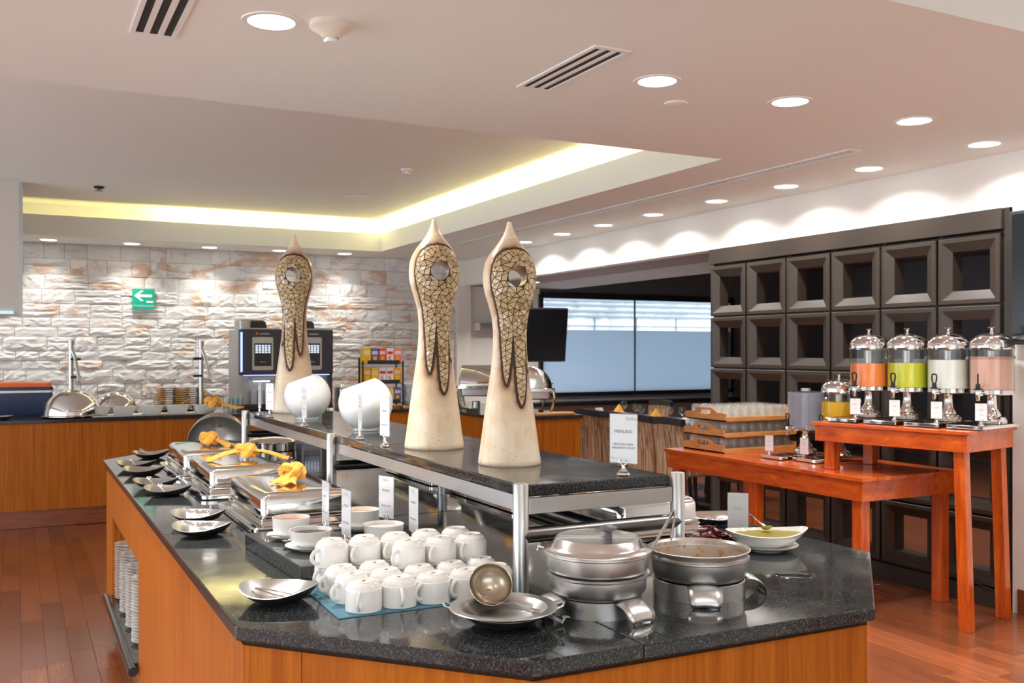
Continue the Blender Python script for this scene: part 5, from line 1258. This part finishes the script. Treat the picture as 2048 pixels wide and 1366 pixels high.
# ------------------------------------------------------------ juice dispensers
def dispenser(x, y, z, rz, label, fill, level, lidded=True, tap=0):
    t = thing('juice_dispenser', label, 'drink dispenser', (x, y, z), rz, 'pedestal drink dispensers'); b = .024; t.scale = (.95, .95, 1)
    mb = MB(); mb.rrect([(.004, .004), (0, .006), (0, b-.002), (.003, b), (.012, b-.003)], .44, .215, .008, 3, c=(-.10, 0)); obj('drip_tray', mb, M['polish'], t)
    for sx in (-.29, .09): obj('tray_foot', MB().box(sx-.012, -.09, 0, sx+.012, .09, .0045), M['matblack'], t)
    obj('pedestal', MB().lathe([(.080, b), (.082, b+.010), (.079, b+.012), (.079, b+.022), (.076, b+.024), (.070, b+.034), (.050, b+.040), (.047, b+.052), (.036, b+.068), (.029, b+.080), (.024, b+.140), (.027, b+.148), (.050, b+.156)], 40), M['chrome'], t)
    c0 = b + .157
    obj('collar', MB().lathe([(.06, c0-.004), (.112, c0), (.1165, c0+.004), (.1165, c0+.026), (.112, c0+.028)], 56), M['polish'], t)
    T = c0 + .247
    mb = MB(); mb.shell([(.1170, c0+.010), (.1185, c0+.03), (.1185, T-.004), (.1205, T), (.1165, T), (.1155, c0+.03)], 56); obj('clear_cylinder', mb, M['clear'] if fill else M['frostcyl'], t)
    if fill: obj('juice', MB().lathe([(.1150, c0+.0285), (.1150, c0+.0285+level), (0, c0+.0286+level)], 56), M[fill], t)
    if fill == 'pink': obj('foam_line', MB().shell([(.1152, c0+.0285+level-.004), (.1153, c0+.0285+level+.012), (.10, c0+.0285+level+.012)], 48), mat('pink_foam', (.50, .25, .19), .5), t)
    obj('ice_core', MB().cyl((0, 0, c0+.0287), (0, 0, T-.006), .030, 28), M['steel'], t) if (fill is None or True) else None
    if lidded:
        obj('dome_lid', MB().lathe([(.121, T), (.122, T+.008), (.119, T+.011), (.1185, T+.030)] + [(.118*math.cos(a)**.85, T+.030 + .062*math.sin(a)) for a in [PI/2*k/12 for k in range(1, 12)]] + [(0, T+.0925)], 56), M['chrome'], t)
        obj('lid_knob', MB().lathe([(.012, T+.092), (.009, T+.100), (.009, T+.114), (.021, T+.119), (.022, T+.123), (.012, T+.126), (0, T+.126)], 28), M['chrome'], t)
    else:
        obj('flat_lid', MB().lathe([(.119, T), (.1195, T+.004), (.116, T+.006), (0, T+.006)], 48), M['clear'], t); obj('core_cap', MB().lathe([(.033, T+.006), (.033, T+.022), (.028, T+.024), (0, T+.024)], 28), M['silverp'], t)
    for s in ((.118, T-.05),): obj('side_knob', MB().lathe([(.008, 0), (.008, .012), (.017, .014), (.018, .022), (.012, .026), (0, .026)], 24).xf(Matrix.Translation((s[0]*math.cos(-.5), s[0]*math.sin(-.5), s[1])) @ Matrix.Rotation(-.5, 4, 'Z') @ Matrix.Rotation(PI/2, 4, 'Y')), M['chrome'], t)
    # tap on the side facing the aisle (-x)
    zz = c0 + .014
    obj('tap_stem', MB().cyl((-.112, 0, zz), (-.165, 0, zz), .010, 16), M['chrome'], t); obj('tap_washer', MB().cyl((-.1165, 0, zz), (-.123, 0, zz), .018, 20), M['chrome'], t)
    obj('tap_nozzle', MB().lathe([(.008, zz-.045), (.010, zz-.04), (.016, zz+.012), (.014, zz+.016), (0, zz+.016)], 20, (-.165, 0)), M['chrome'], t)
    obj('tap_disc', MB().lathe([(.024, zz+.016), (.024, zz+.021), (.012, zz+.023), (.014, zz+.036), (.010, zz+.048), (0, zz+.048)], 24, (-.165, 0)), M['black'], t)
    q0 = zz + .046
    pts = [(-.165, -.010, q0), (-.165, -.015, q0+.03), (-.165, -.013, q0+.046), (-.165, 0, q0+.05), (-.165, .013, q0+.046), (-.165, .015, q0+.03), (-.165, .010, q0)] if tap == 0 else [(-.165, 0, q0-.01), (-.165, 0, q0+.02), (-.165, 0, q0+.055)]
    obj('tap_lever', MB().tube(pts, .0048, 8), M['black'], t)
    return t
DR = math.radians(11)
for (x, y, l, f, lv, tp) in ((4.590, 4.215, 'dispenser of orange papaya juice, first of the four on the high table', 'juice_orange', .135, 0), (4.650, 3.983, 'dispenser of yellow green juice, second of the four on the high table', 'juice_green', .140, 0),
                     (4.712, 3.752, 'dispenser of white milk, third of the four on the high table', 'milk', .160, 0), (4.772, 3.522, 'dispenser of pink drink, rightmost on the high table', 'pink', .168, 1)):
    dispenser(x, y, ZU, DR, l, f, lv, True, tp)
    c, s = math.cos(DR), math.sin(DR); ox, oy = -.235, -.055
    card(x + ox*c - oy*s, y + ox*s + oy*c, ZU + .0215, W90 + DR + .45, 'small card on the tray of the ' + l.split(',')[0], .06, .095, LJ, lift=.022)
dispenser(4.62, 4.775, ZL, 0, 'empty scuffed dispenser without a dome on the low table', None, 0, False); dispenser(4.685, 4.545, ZL, 0, 'dispenser of bright yellow orange juice on the low table', 'juice_yellow', .165)
card(4.33, 4.80, ZL + .022, W90 + .45, 'small card in front of the empty dispenser on the low table', .06, .105, LJ, lift=.022); card(4.40, 4.56, ZL + .022, W90 + .3, 'small card in front of the yellow juice dispenser on the low table', .06, .105, LJ, lift=.022)

# ------------------------------------------------------------ trays of tumblers
def tray(x, y, z, label):
    t = thing('glass_tray', label, 'tray', (x, y, z), 0, 'wooden trays of tumblers'); L_, D_ = .66, .44
    obj('base_board', MB().box(-L_/2, -D_/2, 0, L_/2, D_/2, .008), M['traywood'], t)
    for s in (-1, 1): obj('side_rail', MB().box(-L_/2+.012, s*D_/2 - (.012 if s > 0 else 0), .008, L_/2-.012, s*D_/2 + (.012 if s < 0 else 0), .030), M['traywood'], t, bevel=.002)
    for s in (-1, 1):
        pr = [(-D_/2, 0), (D_/2, 0), (D_/2, .052), (.125, .058), (.095, .082), (.06, .088), (-.06, .088), (-.095, .082), (-.125, .058), (-D_/2, .052)]
        hole = [(.062*math.copysign(abs(math.cos(a))**.5, math.cos(a)), .058 + .016*math.copysign(abs(math.sin(a))**.7, math.sin(a))) for a in [2*PI*k/20 for k in range(20)]]
        bm = bmesh.new(); ov = [bm.verts.new((0, a, b)) for a, b in pr]; hv = [bm.verts.new((0, a, b)) for a, b in hole]
        es = [bm.edges.new((ov[i], ov[(i+1) % len(ov)])) for i in range(len(ov))] + [bm.edges.new((hv[i], hv[(i+1) % 20])) for i in range(20)]
        bmesh.ops.triangle_fill(bm, use_beauty=True, use_dissolve=False, edges=es)
        r = bmesh.ops.extrude_face_region(bm, geom=bm.faces[:]); bmesh.ops.translate(bm, vec=(.012, 0, 0), verts=[v for v in r['geom'] if isinstance(v, bmesh.types.BMVert)])
        bmesh.ops.recalc_face_normals(bm, faces=bm.faces); me = bpy.data.meshes.new('handle_end'); bm.to_mesh(me); bm.free(); me.materials.append(M['traywood'])
        o = obj('handle_end', me, None, t) if False else bpy.data.objects.new('handle_end', me)
        if o.name not in C.objects: C.objects.link(o)
        o.parent = t; o.location = (s*L_/2 - (.012 if s > 0 else 0), 0, 0)
tb = MB().shell([(.0335, .0006), (.0345, 0), (.0355, .001), (.0355, .05), (.0325, .085), (.0300, .092), (.028, .0935), (.0001, .0925)], 22); tb.shell([(.0335, .0006), (.0335, .05), (.0305, .080), (.026, .086), (.0001, .0855)], 22)
tme = tb.mesh('tumbler', [M['tumbler']])
TXc, TYc = 4.60, 5.405
for k, (z, nm, dx) in enumerate(((ZL, 'bottom', 0), (ZL + .106, 'middle', .005), (ZL + .214, 'top', .02))):
    tray(TXc + dx, TYc, z + .0003, '%s wooden tray of upside-down tumblers with cut-out handles' % nm)
    for i in range(8):
        for j in range(5):
            o = bpy.data.objects.new('tumbler', tme); C.objects.link(o); tag(o, 'clear upside-down tumbler, %s row, %s from left, in the %s tray' % (('front', 'second', 'middle', 'fourth', 'back')[j], ('first', 'second', 'third', 'fourth', 'fifth', 'sixth', 'seventh', 'eighth')[i], nm), 'glass', 'tumblers in the %s tray' % nm)
            o.location = (TXc + dx - .2765 + i*.079, TYc - .165 + j*.0825, z + .0088); o.rotation_euler[2] = rnd.random()*6

# ------------------------------------------------------------ dining table and chairs beyond
t = thing('dining_table', 'long pale topped dining table behind the striped chairs', 'table', (5.95, 8.3, 0))
M['bluerunner'] = mat('blue_place_mat', (.20, .30, .36), .7)
obj('top', MB().box(-.42, -1.45, .715, .42, 1.45, .745), M['ceramic'], t, bevel=.003)
for sy in (-.95, .95): obj('pedestal', MB().box(-.06, sy-.06, .02, .06, sy+.06, .715), M['matblack'], t); obj('foot', MB().box(-.28, sy-.28, 0, .28, sy+.28, .02), M['matblack'], t)
def chair0():
    t = thing('dining_chair', '', 'chair')
    rows = []
    for k in range(9):
        u = k/8; z = .36 + u*.47; row = []
        for i in range(9):
            v = i/8*2 - 1; row.append((-.20 - .035*u - .018*(1 - v*v) + .012*math.sin(PI*u), v*(.225 - .015*(1-u)), z))
        rows.append(row)
    mb = MB(); n = 9
    back = [[(p[0] + .05 - .01*u_, p[1], p[2]) for p in row[::-1]] for u_, row in zip([k/8 for k in range(9)], rows)]
    mb.rings([r + b for r, b in zip(rows, back)]); obj('back_upholstery', mb, M['fabric'], t, sharp=60)
    rows = []
    for z, dx in ((.831, -.036), (.885, -.042), (.892, -.042)): rows.append([(-.2 + dx - .018*(1-v*v) - .002, v*.232, z - .012*v*v) for v in [i/8*2-1 for i in range(9)]] + [(-.155 + dx - .016*(1-v*v), v*.232, z - .012*v*v) for v in [1-i/8*2 for i in range(9)]])
    obj('top_rail', MB().rings(rows), M['matblack'], t, sharp=50)
    obj('seat', MB().rrect([(.02, .375), (0, .39), (0, .44), (.02, .465), (.06, .475)], .44, .45, .04, c=(.05, 0)), M['fabric'], t)
    for sx, sy in ((-.17, -.19), (-.17, .19), (.22, -.19), (.22, .19)): obj('leg', MB().tube([(sx*1.12, sy*1.05, 0), (sx, sy, .38)], [.017, .024], 4), M['matblack'], t)
    return t
c0_ = chair0()
for k, (x, y, l) in enumerate(((5.31, 8.27, 'farthest of four, beside the counter end'), (5.31, 7.82, 'between the end one and the menu card'), (5.31, 7.38, 'half hidden behind the menu card'), (5.31, 6.93, 'nearest of four, beside the drinks table'))):
    o = c0_ if k == 0 else dup(c0_); o.location = (x, y, 0); o.scale = (1, .92, 1); o.rotation_euler[2] = [.02, -.01, .0, .02][k]; o['label'] = 'striped brown dining chair with black top rail, ' + l; o['group'] = 'striped dining chairs'
for x, y, l in ((6.55, 9.35, 'far side of the table, left one'), (6.55, 7.75, 'far side of the table, right one'), (6.55, 8.5, 'far side of the table, middle one')): dup(c0_, (x, y, 0), PI, 'striped dining chair with a black top rail, ' + l)
# place settings
def wine(x, y, label):
    t = thing('wine_glass', label, 'wine glass', (x, y, .7455), 0, 'wine glasses on the dining table')
    obj('bowl', MB().shell([(.004, .078), (.022, .086), (.036, .11), (.037, .13), (.031, .165), (.030, .165), (.035, .13), (.034, .112), (.02, .09)], 24), M['clear'], t); obj('stem', MB().lathe([(.033, 0), (.03, .003), (.006, .006), (.0035, .02), (.0035, .075), (.006, .08)], 20), M['clear'], t)
def solve(px, y): return counter_x(px, y)
for px, y, l in ((1248, 9.05, 'leftmost, beside the first napkin fan'), (1272, 8.6, 'left one of the touching pair'), (1283, 8.35, 'right one of the touching pair'), (1341, 8.1, 'left of the yellow flower'), (1365, 7.8, 'rightmost, by the glass trays')): wine(solve(px, y), y, 'clear wine glass on the dining table, ' + l)
for px, y, l in ((1238, 9.42, 'left'), (1312, 8.55, 'right')):
    mb = MB(); mb.lathe([(.085, 0), (.06, .03), (.02, .085), (0, .11)], 5); o = tag(obj('folded_napkin', mb, M['cloth'], loc=(solve(px, y), y, .7455), sharp=20), 'mustard napkin folded into a peak on the dining table, %s one' % l, 'napkin')
for k, y in enumerate((9.3, 8.75, 8.2, 7.65, 7.2)): tag(obj('place_mat', MB().box(-.16, -.2, 0, .16, .2, .002), M['bluerunner'], loc=(5.75, y, .7452)), 'blue patterned place mat on the dining table, %s from the window' % ('first', 'second', 'third', 'fourth', 'fifth')[k], 'place mat', 'place mats on the dining table')
t = thing('coffee_cup', 'white cup at the left end of the dining table', 'cup', (solve(1198, 9.3), 9.3, .7475)); obj('bowl', MB().lathe([(.025, 0), (.04, .03), (.043, .075), (.04, .075), (0, .01)], 24), M['ceramic'], t); obj('handle', MB().tube([(.04, 0, .06), (.06, 0, .05), (.055, 0, .03), (.038, 0, .02)], .004, 8), M['ceramic'], t)
t = thing('flower_pot', 'white ribbed pot beside a small yellow flower on the dining table', 'flower pot', (solve(1372, 7.55), 7.55, .7455)); obj('pot', MB().lathe([(.03, 0), (.05, .03), (.045, .07), (.03, .08), (0, .08)], 20), M['ceramic'], t)
t = thing('flower', 'small yellow flower in front of the white ribbed pot', 'flower', (solve(1353, 7.6), 7.6, .7455))
for k in range(7): obj('petal', MB().lathe([(0, 0), (.014, .006), (.014, .014), (0, .02)], 8).xf(Matrix.Translation((.016*math.cos(k*.9), .016*math.sin(k*.9), .012 + .008*(k % 2)))), M['juice_yellow'], t)

pp = P(1588, 1150, ZG); ring = []
for k in range(36):
    a = 2*PI*k/36; r_ = 1 + .35*noise.noise(Vector((math.cos(a)*1.7, math.sin(a)*1.7, 3))); ring.append((.055*r_*math.cos(a), .035*r_*math.sin(a)))
tag(obj('water_spill', MB().rings([[(x, y, .0001) for x, y in ring], [(x*.97, y*.97, .0010) for x, y in ring], [(x*.9, y*.9, .0012) for x, y in ring]]), mat('water_film', (.02, .022, .022), .02), loc=(pp.x, pp.y, ZG), rotz=-YAW), 'small puddle of spilled water on the granite near the right corner', 'water spill')
